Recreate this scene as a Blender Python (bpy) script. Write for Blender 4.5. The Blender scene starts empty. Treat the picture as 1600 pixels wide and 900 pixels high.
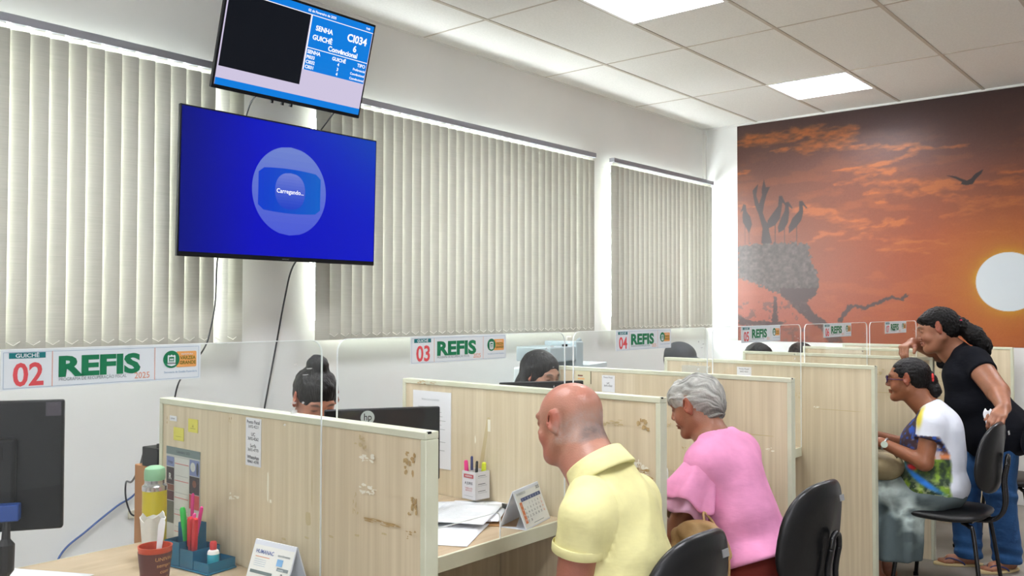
import bpy, bmesh, math, random
import numpy as np
from mathutils import Vector, Matrix

# ---------------------------------------------------------------- camera, world, light, exposure
scene = bpy.context.scene
COL = scene.collection
F_PX, YAW, PITCH, ROLL, CAM_H = 1374.7, math.radians(40.09), math.radians(1.342), math.radians(0.108), 1.48
fwd = Vector((math.cos(YAW) * math.cos(PITCH), math.sin(YAW) * math.cos(PITCH), math.sin(PITCH)))
rgt = Vector((math.sin(YAW), -math.cos(YAW), 0))
upv = rgt.cross(fwd)
r2 = rgt * math.cos(ROLL) + upv * math.sin(ROLL)
u2 = r2.cross(fwd)
cd = bpy.data.cameras.new('camera')
cd.sensor_width = 36.0
cd.lens = F_PX / 1600 * 36.0
cd.clip_start = 0.05
cam = bpy.data.objects.new('camera', cd)
M = Matrix((r2, u2, -fwd)).transposed().to_4x4()
M.translation = Vector((0, 0, CAM_H))
cam.matrix_world = M
COL.objects.link(cam)
scene.camera = cam

scene.view_settings.view_transform = 'Standard'
scene.view_settings.look = 'None'
scene.view_settings.gamma = 1
scene.view_settings.use_curve_mapping = False
scene.view_settings.exposure = 0.63
scene.cycles.max_bounces = 10
scene.cycles.diffuse_bounces = 5
scene.cycles.transparent_max_bounces = 16
scene.cycles.sample_clamp_indirect = 6
scene.cycles.caustics_reflective = False
scene.cycles.caustics_refractive = False

SKY_STRENGTH = 30.0
LAMP_W = 52.0
world = bpy.data.worlds.new('world')
scene.world = world
world.use_nodes = True
wn = world.node_tree.nodes['Background']
wn.inputs[0].default_value = (0.97, 0.97, 1.0, 1)
wn.inputs[1].default_value = SKY_STRENGTH

XM, YW, ZC = 7.603, 4.0, 3.197          # mural wall, window wall, ceiling
XR, YR = -3.0, -4.0                      # walls behind the camera
X1, DX, PT = 1.4227, 1.0442, 0.042       # partitions: first face, pitch, thickness
YE, YF, ZP = 1.455, 2.66, 1.195          # near end, far end, top
YG, ZG, ZD = 1.831, 1.399, 0.752         # glass plane and top, worktop
WIN = [(-0.13, 2.485), (3.01, 5.585), (5.905, 7.50)]
WZ = (1.36, 2.62)
RWY, RWZ = (-3.2, -0.4), (0.9, 2.4)  # added opening in the unseen rear wall, sized for camera-side fill light
ld = bpy.data.lights.new('rear_fill', 'AREA'); ld.shape = 'RECTANGLE'; ld.size = RWZ[1] - RWZ[0]; ld.size_y = RWY[1] - RWY[0]; ld.cycles.is_portal = True
lo = bpy.data.objects.new('rear_fill', ld); lo.location = (XR - 0.16, sum(RWY) / 2, sum(RWZ) / 2); lo.rotation_euler = (0, math.radians(-90), 0); COL.objects.link(lo)
for a, b in WIN:                          # daylight comes in through the three windows
    ld = bpy.data.lights.new('window_daylight', 'AREA')
    ld.shape = 'RECTANGLE'; ld.size = b - a; ld.size_y = WZ[1] - WZ[0]; ld.energy = 1
    ld.cycles.is_portal = True
    lo = bpy.data.objects.new('window_daylight', ld)
    lo.location = ((a + b) / 2, YW + 0.19, sum(WZ) / 2)
    lo.rotation_euler = (math.radians(-90), 0, 0)
    COL.objects.link(lo)

# ---------------------------------------------------------------- materials
def srgb(r, g, b):
    def f(c):
        c /= 255.0
        return c / 12.92 if c <= 0.04045 else ((c + 0.055) / 1.055) ** 2.4
    return (f(r), f(g), f(b), 1.0)

MATS = {}
def mat(name, rgb=(200, 200, 200), rough=0.6, metal=0.0, vary=None, vscale=(8, 8, 8), bump=0.0, bscale=(40, 40, 40),
        emit=0.0, spec=0.5, vcol=False, trans=0.0, coat=0.0, detail=4.0, sheen=0.0):
    if name in MATS:
        return MATS[name]
    m = bpy.data.materials.new(name); MATS[name] = m
    m.use_nodes = True
    nt = m.node_tree; N = nt.nodes; L = nt.links
    bs = N['Principled BSDF']; out = N['Material Output']
    c = srgb(*rgb)
    bs.inputs['Base Color'].default_value = c
    bs.inputs['Roughness'].default_value = rough
    bs.inputs['Metallic'].default_value = metal
    bs.inputs['Specular IOR Level'].default_value = spec
    bs.inputs['Coat Weight'].default_value = coat
    bs.inputs['Sheen Weight'].default_value = sheen
    src = None
    if vcol:
        at = N.new('ShaderNodeVertexColor'); at.layer_name = 'Col'
        src = at.outputs['Color']
    if vary is not None or bump:
        tc = N.new('ShaderNodeTexCoord')
    if vary is not None:
        mp = N.new('ShaderNodeMapping'); mp.inputs['Scale'].default_value = vscale
        L.new(tc.outputs['Object'], mp.inputs[0])
        nz = N.new('ShaderNodeTexNoise'); nz.inputs['Scale'].default_value = 1.0; nz.inputs['Detail'].default_value = detail
        L.new(mp.outputs[0], nz.inputs['Vector'])
        rp = N.new('ShaderNodeValToRGB')
        rp.color_ramp.elements[0].position = 0.3; rp.color_ramp.elements[1].position = 0.7
        if src is None:
            rp.color_ramp.elements[0].color = srgb(*vary); rp.color_ramp.elements[1].color = c
            L.new(nz.outputs[0], rp.inputs[0])
            src = rp.outputs[0]
        else:
            k = vary if isinstance(vary, float) else 0.85
            rp.color_ramp.elements[0].color = (k, k, k, 1); rp.color_ramp.elements[1].color = (1, 1, 1, 1)
            L.new(nz.outputs[0], rp.inputs[0])
            mx = N.new('ShaderNodeMix'); mx.data_type = 'RGBA'; mx.blend_type = 'MULTIPLY'; mx.inputs[0].default_value = 1
            L.new(src, mx.inputs[6]); L.new(rp.outputs[0], mx.inputs[7]); src = mx.outputs[2]
    if src is not None:
        L.new(src, bs.inputs['Base Color'])
    if bump:
        mp2 = N.new('ShaderNodeMapping'); mp2.inputs['Scale'].default_value = bscale
        L.new(tc.outputs['Object'], mp2.inputs[0])
        n2 = N.new('ShaderNodeTexNoise'); n2.inputs['Scale'].default_value = 1.0; n2.inputs['Detail'].default_value = 3
        L.new(mp2.outputs[0], n2.inputs['Vector'])
        bp = N.new('ShaderNodeBump'); bp.inputs['Strength'].default_value = bump; bp.inputs['Distance'].default_value = 0.01
        L.new(n2.outputs[0], bp.inputs['Height']); L.new(bp.outputs[0], bs.inputs['Normal'])
    if emit:
        bs.inputs['Emission Strength'].default_value = emit
        if src is not None: L.new(src, bs.inputs['Emission Color'])
        else: bs.inputs['Emission Color'].default_value = c
    if trans:
        tr = N.new('ShaderNodeBsdfTranslucent')
        if src is not None: L.new(src, tr.inputs[0])
        else: tr.inputs[0].default_value = c
        ms = N.new('ShaderNodeMixShader'); ms.inputs[0].default_value = trans
        L.new(bs.outputs[0], ms.inputs[1]); L.new(tr.outputs[0], ms.inputs[2]); L.new(ms.outputs[0], out.inputs[0])
    return m

def glass_mat(name, tint=(1, 1, 1), haze=0.03, rough=0.02):
    m = bpy.data.materials.new(name); MATS[name] = m
    m.use_nodes = True
    nt = m.node_tree; N = nt.nodes; L = nt.links
    N.remove(N['Principled BSDF']); out = N['Material Output']
    t = N.new('ShaderNodeBsdfTransparent'); t.inputs[0].default_value = (*tint, 1)
    g = N.new('ShaderNodeBsdfGlossy'); g.inputs['Roughness'].default_value = rough
    d = N.new('ShaderNodeBsdfDiffuse'); d.inputs[0].default_value = (0.9, 0.93, 0.93, 1)
    lw = N.new('ShaderNodeLayerWeight'); lw.inputs[0].default_value = 0.5
    pw = N.new('ShaderNodeMath'); pw.operation = 'POWER'; L.new(lw.outputs['Facing'], pw.inputs[0]); pw.inputs[1].default_value = 4.0
    fr = N.new('ShaderNodeMath'); fr.operation = 'MULTIPLY_ADD'; L.new(pw.outputs[0], fr.inputs[0]); fr.inputs[1].default_value = 0.5; fr.inputs[2].default_value = 0.015
    m1 = N.new('ShaderNodeMixShader'); m1.inputs[0].default_value = haze
    L.new(t.outputs[0], m1.inputs[1]); L.new(d.outputs[0], m1.inputs[2])
    m2 = N.new('ShaderNodeMixShader'); L.new(fr.outputs[0], m2.inputs[0])
    L.new(m1.outputs[0], m2.inputs[1]); L.new(g.outputs[0], m2.inputs[2]); L.new(m2.outputs[0], out.inputs[0])
    return m

wall_m = mat('painted_plaster', (240, 240, 238), 0.7, vary=(232, 233, 231), vscale=(1.3, 1.3, 1.3), bump=0.05, bscale=(60, 60, 60))
ceil_m = mat('ceiling_tile', (238, 238, 234), 0.9, vary=(230, 230, 226), vscale=(90, 90, 90), detail=2)
tbar_m = mat('ceiling_bar', (196, 188, 176), 0.6)
white_m = mat('white_trim', (235, 235, 232), 0.5)
floor_m = mat('floor_vinyl', (134, 128, 120), 0.45, vary=(112, 107, 100), vscale=(3, 3, 3))
alu_m = mat('aluminium', (190, 192, 195), 0.35, metal=0.8)
blind_m = mat('blind_fabric', (186, 185, 174), 0.9, vary=(175, 175, 163), vscale=(6, 6, 260), detail=3, trans=0.009)
rail_m = mat('blind_rail', (158, 160, 166), 0.45, metal=0.2)
hanger_m = mat('blind_hanger', (240, 240, 232), 0.5, trans=0.4)
black_m = mat('black_plastic', (15, 17, 20), 0.4, spec=0.22)
blackmat_m = mat('black_matt', (14, 15, 17), 0.6, spec=0.2)
cable_m = mat('black_cable', (25, 25, 28), 0.5)
blue_cable_m = mat('blue_cable', (62, 92, 150), 0.5)
wood_m = mat('beige_laminate', (219, 205, 176), 0.5, vary=(200, 184, 153), vscale=(34, 60, 1.3), detail=8)
wood_top_m = mat('worktop_laminate', (190, 170, 142), 0.45, vary=(170, 149, 120), vscale=(3, 30, 30), detail=6)
edge_m = mat('edge_band', (212, 214, 192), 0.45, vary=(202, 204, 180), vscale=(9, 9, 9))
glass_m = glass_mat('counter_acrylic', (0.97, 0.985, 0.98), 0.018)
glass_edge_m = mat('acrylic_edge', (248, 252, 252), 0.3, trans=0.5)
pane_m = glass_mat('window_glass', (0.95, 0.98, 0.97), 0.02)
fill_tint_m = glass_mat('fill_tint_glass', (0.44, 0.44, 0.45), 0.02)  # tint of the added rear opening, sets how much fill light enters
paper_m = mat('white_paper', (232, 234, 238), 0.7)
mdf_m = mat('mdf_board', (178, 124, 76), 0.6, vary=(166, 112, 66), vscale=(10, 10, 10))

# ---------------------------------------------------------------- mesh helpers
class MB:
    def __init__(s): s.v = []; s.f = []; s.m = []
    def add(s, vs, fs, mi=0):
        b = len(s.v); s.v += [tuple(v) for v in vs]; s.f += [tuple(b + i for i in f) for f in fs]; s.m += [mi] * len(fs); return s
    def box(s, c, d, R=None, mi=0):
        c = Vector(c); hx, hy, hz = d[0] / 2, d[1] / 2, d[2] / 2
        vs = [Vector((x, y, z)) for x in (-hx, hx) for y in (-hy, hy) for z in (-hz, hz)]
        if R is not None: vs = [R @ v for v in vs]
        return s.add([c + v for v in vs], [(0, 1, 3, 2), (4, 6, 7, 5), (0, 4, 5, 1), (2, 3, 7, 6), (0, 2, 6, 4), (1, 5, 7, 3)], mi)
    def b2(s, p, q, mi=0):
        return s.box([(p[i] + q[i]) / 2 for i in range(3)], [abs(q[i] - p[i]) for i in range(3)], None, mi)
    def cyl(s, p0, p1, r0, r1=None, n=16, cap=True, mi=0):
        r1 = r0 if r1 is None else r1
        p0 = Vector(p0); p1 = Vector(p1); d = (p1 - p0).normalized()
        a = d.orthogonal().normalized(); b = d.cross(a)
        vs = []
        for p, r in ((p0, r0), (p1, r1)):
            for i in range(n):
                t = 2 * math.pi * i / n; vs.append(p + (a * math.cos(t) + b * math.sin(t)) * r)
        fs = [(i, (i + 1) % n, n + (i + 1) % n, n + i) for i in range(n)]
        if cap: fs += [tuple(range(n - 1, -1, -1)), tuple(range(n, 2 * n))]
        return s.add(vs, fs, mi)
    def tube(s, pts, r, n=10, mi=0, rad=None, cap=True):
        pts = [Vector(p) for p in pts]; k = len(pts)
        vs = []; a = None
        for i, p in enumerate(pts):
            d = (pts[min(i + 1, k - 1)] - pts[max(i - 1, 0)]).normalized()
            a = d.orthogonal().normalized() if a is None else (a - d * a.dot(d)).normalized()
            b = d.cross(a); rr = rad[i] if rad else r
            for j in range(n):
                t = 2 * math.pi * j / n; vs.append(p + (a * math.cos(t) + b * math.sin(t)) * rr)
        fs = [(i * n + j, i * n + (j + 1) % n, (i + 1) * n + (j + 1) % n, (i + 1) * n + j) for i in range(k - 1) for j in range(n)]
        if cap: fs += [tuple(range(n - 1, -1, -1)), tuple(range((k - 1) * n, k * n))]
        return s.add(vs, fs, mi)
    def lathe(s, prof, c=(0, 0, 0), n=28, mi=0):
        vs = []; c = Vector(c)
        for r, z in prof:
            for j in range(n):
                t = 2 * math.pi * j / n; vs.append(c + Vector((r * math.cos(t), r * math.sin(t), z)))
        k = len(prof)
        fs = [(i * n + j, i * n + (j + 1) % n, (i + 1) * n + (j + 1) % n, (i + 1) * n + j) for i in range(k - 1) for j in range(n)]
        fs += [tuple(range(n - 1, -1, -1)), tuple(range((k - 1) * n, k * n))]
        return s.add(vs, fs, mi)
    def prism(s, poly, o, a, b, d, mi=0):
        """poly in the plane o + a*x + b*y, extruded by vector d"""
        o, a, b, d = Vector(o), Vector(a), Vector(b), Vector(d); n = len(poly)
        vs = [o + a * x + b * y for x, y in poly] + [o + a * x + b * y + d for x, y in poly]
        fs = [tuple(range(n - 1, -1, -1)), tuple(range(n, 2 * n))] + [(i, (i + 1) % n, n + (i + 1) % n, n + i) for i in range(n)]
        return s.add(vs, fs, mi)
    def grid(s, fn, nu, nv, mi=0):
        vs = [fn(i / nu, j / nv) for i in range(nu + 1) for j in range(nv + 1)]
        fs = [(i * (nv + 1) + j, (i + 1) * (nv + 1) + j, (i + 1) * (nv + 1) + j + 1, i * (nv + 1) + j + 1) for i in range(nu) for j in range(nv)]
        return s.add(vs, fs, mi)
    def build(s, name, mats, parent=None, bevel=0.0, smooth=False, solid=0.0, sub=0):
        me = bpy.data.meshes.new(name)
        me.from_pydata([tuple(v) for v in s.v], [], s.f)
        mats = mats if isinstance(mats, (list, tuple)) else [mats]
        for m in mats: me.materials.append(m)
        if len(mats) > 1: me.polygons.foreach_set('material_index', s.m)
        bm = bmesh.new(); bm.from_mesh(me); bmesh.ops.recalc_face_normals(bm, faces=bm.faces); bm.to_mesh(me); bm.free()
        o = bpy.data.objects.new(name, me); COL.objects.link(o)
        if parent is not None: o.parent = parent
        if solid:
            md = o.modifiers.new('solid', 'SOLIDIFY'); md.thickness = solid
        if bevel:
            md = o.modifiers.new('bevel', 'BEVEL'); md.width = bevel; md.segments = 2; md.limit_method = 'ANGLE'
        if sub:
            md = o.modifiers.new('sub', 'SUBSURF'); md.levels = sub; md.render_levels = sub
        if smooth or bevel:
            me.polygons.foreach_set('use_smooth', [True] * len(me.polygons))
            if bevel or smooth == 'auto':
                try: me.set_sharp_from_angle(angle=math.radians(35))
                except Exception: pass
        return o

def tag(o, label, cat, group=None, kind=None):
    if label: o['label'] = label
    if cat: o['category'] = cat
    if group: o['group'] = group
    if kind: o['kind'] = kind
    return o
def thing(name, label, cat, loc=(0, 0, 0), rz=0.0, group=None):
    o = bpy.data.objects.new(name, None); COL.objects.link(o)
    o.location = loc; o.rotation_euler = (0, 0, rz); o.empty_display_size = 0.1
    return tag(o, label, cat, group)
def struct(o):
    o['kind'] = 'structure'; return o
def children_of(o): return [c for c in list(bpy.data.objects) if c.parent == o]
def dup(o, loc=None, rz=None, label=None, parent=None):
    c = o.copy(); COL.objects.link(c)
    if parent is not None: c.parent = parent
    if loc is not None: c.location = loc
    if rz is not None: c.rotation_euler = (0, 0, rz)
    if label: c['label'] = label
    for ch in children_of(o): dup(ch, parent=c)
    return c

_tc = {}
def text_geo(txt, size=1.0, bold=0.0, align='LEFT', sx=1.0):
    key = (txt, bold)
    if key not in _tc:
        cu = bpy.data.curves.new('lettering', 'FONT'); cu.body = txt; cu.size = 1.0; cu.offset = bold; cu.resolution_u = 3
        ob = bpy.data.objects.new('lettering', cu); COL.objects.link(ob)
        dg = bpy.context.evaluated_depsgraph_get(); ev = ob.evaluated_get(dg); me = ev.to_mesh()
        vs = [(v.co.x, v.co.y) for v in me.vertices]; fs = [tuple(p.vertices) for p in me.polygons]
        ev.to_mesh_clear(); bpy.data.objects.remove(ob); bpy.data.curves.remove(cu)
        _tc[key] = (vs, fs)
    vs, fs = _tc[key]
    if not vs: return [], []
    x0 = min(v[0] for v in vs); x1 = max(v[0] for v in vs)
    sh = {'LEFT': x0, 'CENTER': (x0 + x1) / 2, 'RIGHT': x1}[align]
    return [((x - sh) * size * sx, y * size) for x, y in vs], fs

class Print:
    """flat printing laid on a surface: rectangles, discs, polygons and lettering"""
    def __init__(s, o, right, up, step=0.0003, base=0.0006):
        s.o = Vector(o); s.r = Vector(right).normalized(); s.u = Vector(up).normalized(); s.n = s.r.cross(s.u)
        s.mb = MB(); s.mats = []; s.step = step; s.base = base
    def mi(s, m):
        if m not in s.mats: s.mats.append(m)
        return s.mats.index(m)
    def P(s, x, y, l): return s.o + s.r * x + s.u * y + s.n * (s.base + s.step * l)
    def poly(s, pts, m, l=0):
        s.mb.add([s.P(x, y, l) for x, y in pts], [tuple(range(len(pts)))], s.mi(m)); return s
    def rect(s, x0, y0, x1, y1, m, l=0): return s.poly([(x0, y0), (x1, y0), (x1, y1), (x0, y1)], m, l)
    def disc(s, x, y, rx, m, l=0, ry=None, n=40, p=2.0):
        ry = rx if ry is None else ry; pts = []
        for i in range(n):
            t = 2 * math.pi * i / n; c, q = math.cos(t), math.sin(t)
            pts.append((x + rx * math.copysign(abs(c) ** (2 / p), c), y + ry * math.copysign(abs(q) ** (2 / p), q)))
        return s.poly(pts, m, l)
    def rrect(s, x0, y0, x1, y1, r, m, l=0):
        pts = []
        for cx, cy, a0 in ((x1 - r, y1 - r, 0), (x0 + r, y1 - r, 90), (x0 + r, y0 + r, 180), (x1 - r, y0 + r, 270)):
            for k in range(5):
                t = math.radians(a0 + 22.5 * k); pts.append((cx + r * math.cos(t), cy + r * math.sin(t)))
        return s.poly(pts, m, l)
    def text(s, t, x, y, size, m, l=1, bold=0.0, align='LEFT', sx=1.0):
        vs, fs = text_geo(t, size, bold, align, sx)
        s.mb.add([s.P(x + a, y + b, l) for a, b in vs], fs, s.mi(m)); return s
    def build(s, name, parent=None):
        me = bpy.data.meshes.new(name); me.from_pydata([tuple(v) for v in s.mb.v], [], s.mb.f)
        for m in s.mats: me.materials.append(m)
        me.polygons.foreach_set('material_index', s.mb.m)
        o = bpy.data.objects.new(name, me); COL.objects.link(o)
        if parent is not None: o.parent = parent
        return o

def smooth_path(pts, n=8):
    pts = [Vector(p) for p in pts]; out = []
    for i in range(len(pts) - 1):
        p0, p1, p2, p3 = pts[max(i - 1, 0)], pts[i], pts[i + 1], pts[min(i + 2, len(pts) - 1)]
        for k in range(n):
            t = k / n
            out.append(0.5 * ((2 * p1) + (p2 - p0) * t + (2 * p0 - 5 * p1 + 4 * p2 - p3) * t * t + (3 * p1 - p0 - 3 * p2 + p3) * t ** 3))
    out.append(pts[-1]); return out

# ---------------------------------------------------------------- the room
b = MB()
b.b2((XR, YR, -0.05), (XM, YW, 0)); struct(b.build('floor', floor_m))
# window wall with its three openings
b = MB(); xs = [XR]
for a, c in WIN: xs += [a, c]
xs.append(XM + 0.2)
for i in range(0, len(xs), 2): b.b2((xs[i], YW, 0), (xs[i + 1], YW + 0.18, ZC + 0.1))
for a, c in WIN:
    b.b2((a, YW, 0), (c, YW + 0.18, WZ[0])); b.b2((a, YW, WZ[1]), (c, YW + 0.18, ZC + 0.1))
struct(b.build('wall_window_side', wall_m))
b = MB(); b.b2((XM, YR, 0), (XM + 0.15, YW, ZC + 0.1)); struct(b.build('wall_mural_side', wall_m))
b = MB()   # unseen opening added behind the camera to fill the room with light
for q in ((YR, RWY[0], 0, ZC + 0.1), (RWY[1], YW, 0, ZC + 0.1), (RWY[0], RWY[1], 0, RWZ[0]), (RWY[0], RWY[1], RWZ[1], ZC + 0.1)): b.b2((XR - 0.15, q[0], q[2]), (XR, q[1], q[3]))
struct(b.build('wall_rear', wall_m))
b = MB()
for k in range(5):
    y = RWY[0] + 0.03 + (RWY[1] - RWY[0] - 0.06) * k / 4; b.b2((XR - 0.1, y - 0.03, RWZ[0]), (XR - 0.04, y + 0.03, RWZ[1]))
b.b2((XR - 0.1, RWY[0], RWZ[0]), (XR - 0.04, RWY[1], RWZ[0] + 0.05)); b.b2((XR - 0.1, RWY[0], RWZ[1] - 0.05), (XR - 0.04, RWY[1], RWZ[1])); w = struct(b.build('window_4', alu_m))
b = MB(); b.b2((XR - 0.075, RWY[0], RWZ[0]), (XR - 0.07, RWY[1], RWZ[1])); b.build('pane', fill_tint_m, w)
b = MB(); b.b2((XR, YR - 0.15, 0), (XM, YR, ZC + 0.1)); struct(b.build('wall_right', wall_m))
for i, (a, c) in enumerate(WIN):
    f = MB(); y = YW + 0.1
    f.b2((a, y, WZ[0]), (c, y + 0.05, WZ[0] + 0.05)); f.b2((a, y, WZ[1] - 0.05), (c, y + 0.05, WZ[1]))
    n = 4 if c - a > 2 else 2
    for k in range(n + 1):
        x = a + 0.025 + (c - a - 0.05) * k / n; f.b2((x - 0.025, y, WZ[0] + 0.05), (x + 0.025, y + 0.05, WZ[1] - 0.05))
    w = struct(f.build('window_%d' % (i + 1), alu_m))
    g = MB(); g.b2((a + 0.05, y + 0.022, WZ[0] + 0.05), (c - 0.05, y + 0.028, WZ[1] - 0.05)); g.build('pane', pane_m, w)
# ceiling of tiles with lamp openings
TX, TY, TW, TH = 5.12, 2.209, 1.25, 0.625
LAMPS = [(TX + TW * k, y0) for k in (-5, -3, -1, 1) for y0 in (TY, TY - 4 * TH)]
xe = [XR]; x = TX - TW * math.floor((TX - XR) / TW)
while x < XM - 0.02: xe.append(x); x += TW
xe.append(XM)
ye = [YR]; y = TY - TH * math.floor((TY - YR) / TH)
while y < YW - 0.02: ye.append(y); y += TH
ye.append(YW)
b = MB()
for i in range(len(xe) - 1):
    for j in range(len(ye) - 1):
        x0, x1, y0, y1 = xe[i], xe[i + 1], ye[j], ye[j + 1]
        if any(abs(lx - x0) < 0.02 and abs(ly - y0) < 0.02 for lx, ly in LAMPS): x0 += TH
        if x1 - x0 > 0.01: b.b2((x0, y0, ZC), (x1, y1, ZC + 0.02))
struct(b.build('ceiling', ceil_m))
b = MB(); b.b2((XR, YR, ZC + 0.14), (XM, YW, ZC + 0.16)); struct(b.build('ceiling_slab', mat('slab_concrete', (120, 120, 118), 0.9)))
b = MB()
for y in ye[1:-1]: b.b2((XR, y - 0.011, ZC - 0.004), (XM, y + 0.011, ZC))
for x in xe[1:-1]: b.b2((x - 0.006, YR, ZC - 0.003), (x + 0.006, YW, ZC))
struct(b.build('trim_1', tbar_m))
b = MB(); b.b2((XM - 0.02, YR, ZC - 0.016), (XM, YW, ZC)); b.b2((XR, YW - 0.012, ZC - 0.008), (XM, YW, ZC)); struct(b.build('trim_2', white_m))
b = MB(); b.b2((XM - 0.03, YW - 0.03, 2.66), (XM, YW, ZC - 0.016)); struct(b.build('trim_3', white_m))

# ---------------------------------------------------------------- ceiling lamps
tube_m = mat('lamp_tube', (255, 255, 255), 0.4, emit=7.0)
refl_m = mat('lamp_reflector', (215, 218, 222), 0.25, metal=0.5)
louv_m = mat('lamp_louvre', (120, 126, 140), 0.5)
def make_lamp():
    t = thing('ceiling_lamp', '', 'ceiling lamp', group='square fluorescent ceiling lamps')
    s, h = TH, 0.09
    f = MB(); w = 0.02
    f.b2((0, 0, -0.006), (s, w, 0.004)); f.b2((0, s - w, -0.006), (s, s, 0.004)); f.b2((0, w, -0.006), (w, s - w, 0.004)); f.b2((s - w, w, -0.006), (s, s - w, 0.004))
    f.build('frame', white_m, t)
    r = MB(); r.b2((w, w, h), (s - w, s - w, h + 0.005))
    for q in ((w - 0.004, w, 0.004, w, s - w, h), (s - w, w, 0.004, s - w + 0.004, s - w, h), (w, w - 0.004, 0.004, s - w, w, h), (w, s - w, 0.004, s - w, s - w + 0.004, h)): r.b2(q[:3], q[3:])
    r.build('reflector', refl_m, t)
    for k in range(4):
        x = w + (s - 2 * w) * (k + 0.5) / 4
        c = MB(); c.cyl((x, 0.03, 0.055), (x, s - 0.03, 0.055), 0.013, n=12); c.build('tube', tube_m, t, smooth='auto')
    l = MB()
    for k in range(1, 4):
        x = w + (s - 2 * w) * k / 4
        l.prism([(-0.002, 0), (0.002, 0), (0.007, 0.03), (-0.007, 0.03)], (x, w, 0.002), (1, 0, 0), (0, 0, 1), (0, s - 2 * w, 0))
    for k in range(1, 8):
        y = w + (s - 2 * w) * k / 8; l.b2((w, y - 0.001, 0.002), (s - w, y + 0.001, 0.03))
    l.build('louvre', louv_m, t)
    return t
lamp0 = make_lamp()
LLAB = {(-1, 0): 'bright square lamp in the ceiling above the blinds, nearer and larger in view', (1, 0): 'bright square lamp in the ceiling close to the sunset mural',
        (-3, 0): 'square ceiling lamp in the row along the windows, above the near counter', (-5, 0): 'square ceiling lamp in the row along the windows, behind the near counter'}
for n, (k, row) in enumerate([(k, r) for k in (-1, 1, -3, -5) for r in (0, 1)]):
    pos = (TX + TW * k, TY - 4 * TH * row, ZC)
    lb = LLAB[(k, 0)] if row == 0 else ['square ceiling lamp of the second row, over the waiting side near the mural', 'square ceiling lamp of the second row, beside the near counter',
        'square ceiling lamp of the second row, beside the middle counter', 'square ceiling lamp of the second row, far behind the counter'][(1, -3, -1, -5).index(k)]
    o = lamp0 if n == 0 else dup(lamp0)
    o.location = pos; o['label'] = lb
    ld = bpy.data.lights.new('lamp_light', 'AREA'); ld.shape = 'SQUARE'; ld.size = 0.56; ld.energy = LAMP_W; ld.color = (0.975, 0.975, 1.0)
    lo = bpy.data.objects.new('lamp_light', ld); lo.location = (pos[0] + TH / 2, pos[1] + TH / 2, ZC + 0.08); COL.objects.link(lo)
# ---------------------------------------------------------------- vertical blinds
def make_blind(W, label, opened=(), loc=(0, 0, 0)):
    t = thing('vertical_blind', label, 'blind', group='vertical blinds on the windows')
    pitch, sw = 0.0775, 0.089
    n = int(round(W / pitch)); pitch = W / n
    zt, zb = 2.628, 1.305
    S = MB(); hm = None; Wt = MB(); rnd = random.Random(int(W * 1000))
    ends = []
    for k in range(n):
        xc = pitch * (k + 0.5); ang = math.radians(13 + rnd.uniform(-1.5, 1.5)); tw = rnd.uniform(-1.5, 1.5)
        for (kk, a2, t2) in opened:
            if kk == k: ang = math.radians(a2); tw = t2
        nu, nv = 4, 8
        def fn(i, j, xc=xc, ang=ang, tw=tw):
            z = zt + (zb - zt) * j; a = ang + math.radians(tw) * j
            q = (i - 0.5) * sw; bow = 0.006 * (1 - (2 * i - 1) ** 2)
            return (xc + q * math.cos(a) - bow * math.sin(a), -q * math.sin(a) - bow * math.cos(a), z)
        S.grid(fn, nu, nv)
        p0 = Vector(fn(0, 1)); p1 = Vector(fn(1, 1)); d = (p1 - p0).normalized(); ends.append((p0, p1))
        Wt.box((p0 + p1) / 2 + Vector((0, 0.004, 0.02)), (0.076, 0.002, 0.036), Matrix.Rotation(math.atan2(d.y, d.x), 3, 'Z'))
        if hm is None:
            Hg = MB(); Hg.box((0, 0, 0), (0.058, 0.004, 0.024)); ho = Hg.build('hanger', hanger_m, t); hm = ho.data
        else:
            ho = bpy.data.objects.new('hanger', hm); COL.objects.link(ho); ho.parent = t
        ho.location = (xc, 0, zt + 0.01); ho.rotation_euler = (0, 0, -ang)
    S.build('slats', blind_m, t, smooth=True)
    Wt.build('slat_weights', blind_m, t)
    r = MB(); r.b2((-0.01, -0.028, 2.65), (W + 0.01, 0.022, 2.686)); r.build('headrail', rail_m, t, bevel=0.003)
    for xx in (W * 0.12, W * 0.5, W * 0.88):
        c = MB(); c.prism([(-0.01, 2.686), (0.094, 2.686), (0.094, 2.64), (0.089, 2.64), (0.089, 2.681), (-0.01, 2.681)], (xx - 0.012, 0, 0.0), (0, 1, 0), (0, 0, 1), (0.024, 0, 0)); c.build('bracket', rail_m, t)
    ch = MB()
    for k in range(n - 1):
        p, q = ends[k][1], ends[k + 1][0]
        a = Vector((p.x, p.y, zb + 0.035)); e = Vector((q.x + 0.06, q.y - 0.03, zb + 0.035)); m_ = (a + e) / 2 - Vector((0, 0.004, 0.016))
        ch.tube([a, m_, e], 0.0018, n=5)
    ch.build('chain', hanger_m, t)
    t.location = loc
    return t
YB = 3.905
make_blind(2.66, 'beige vertical blind behind the blue television, running out of view on the left', ((32, 48, 6), (33, 26, 5)), (-0.15, YB, 0))
make_blind(2.625, 'wide beige vertical blind between the televisions and the far narrow blind', ((31, 22, 0),), (2.985, YB, 0))
make_blind(1.675, 'narrow beige vertical blind beside the mural, with two bright gaps between slats', ((14, 14, 22), (16, 20, 9), (17, 16, 6)), (5.88, YB, 0))

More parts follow.
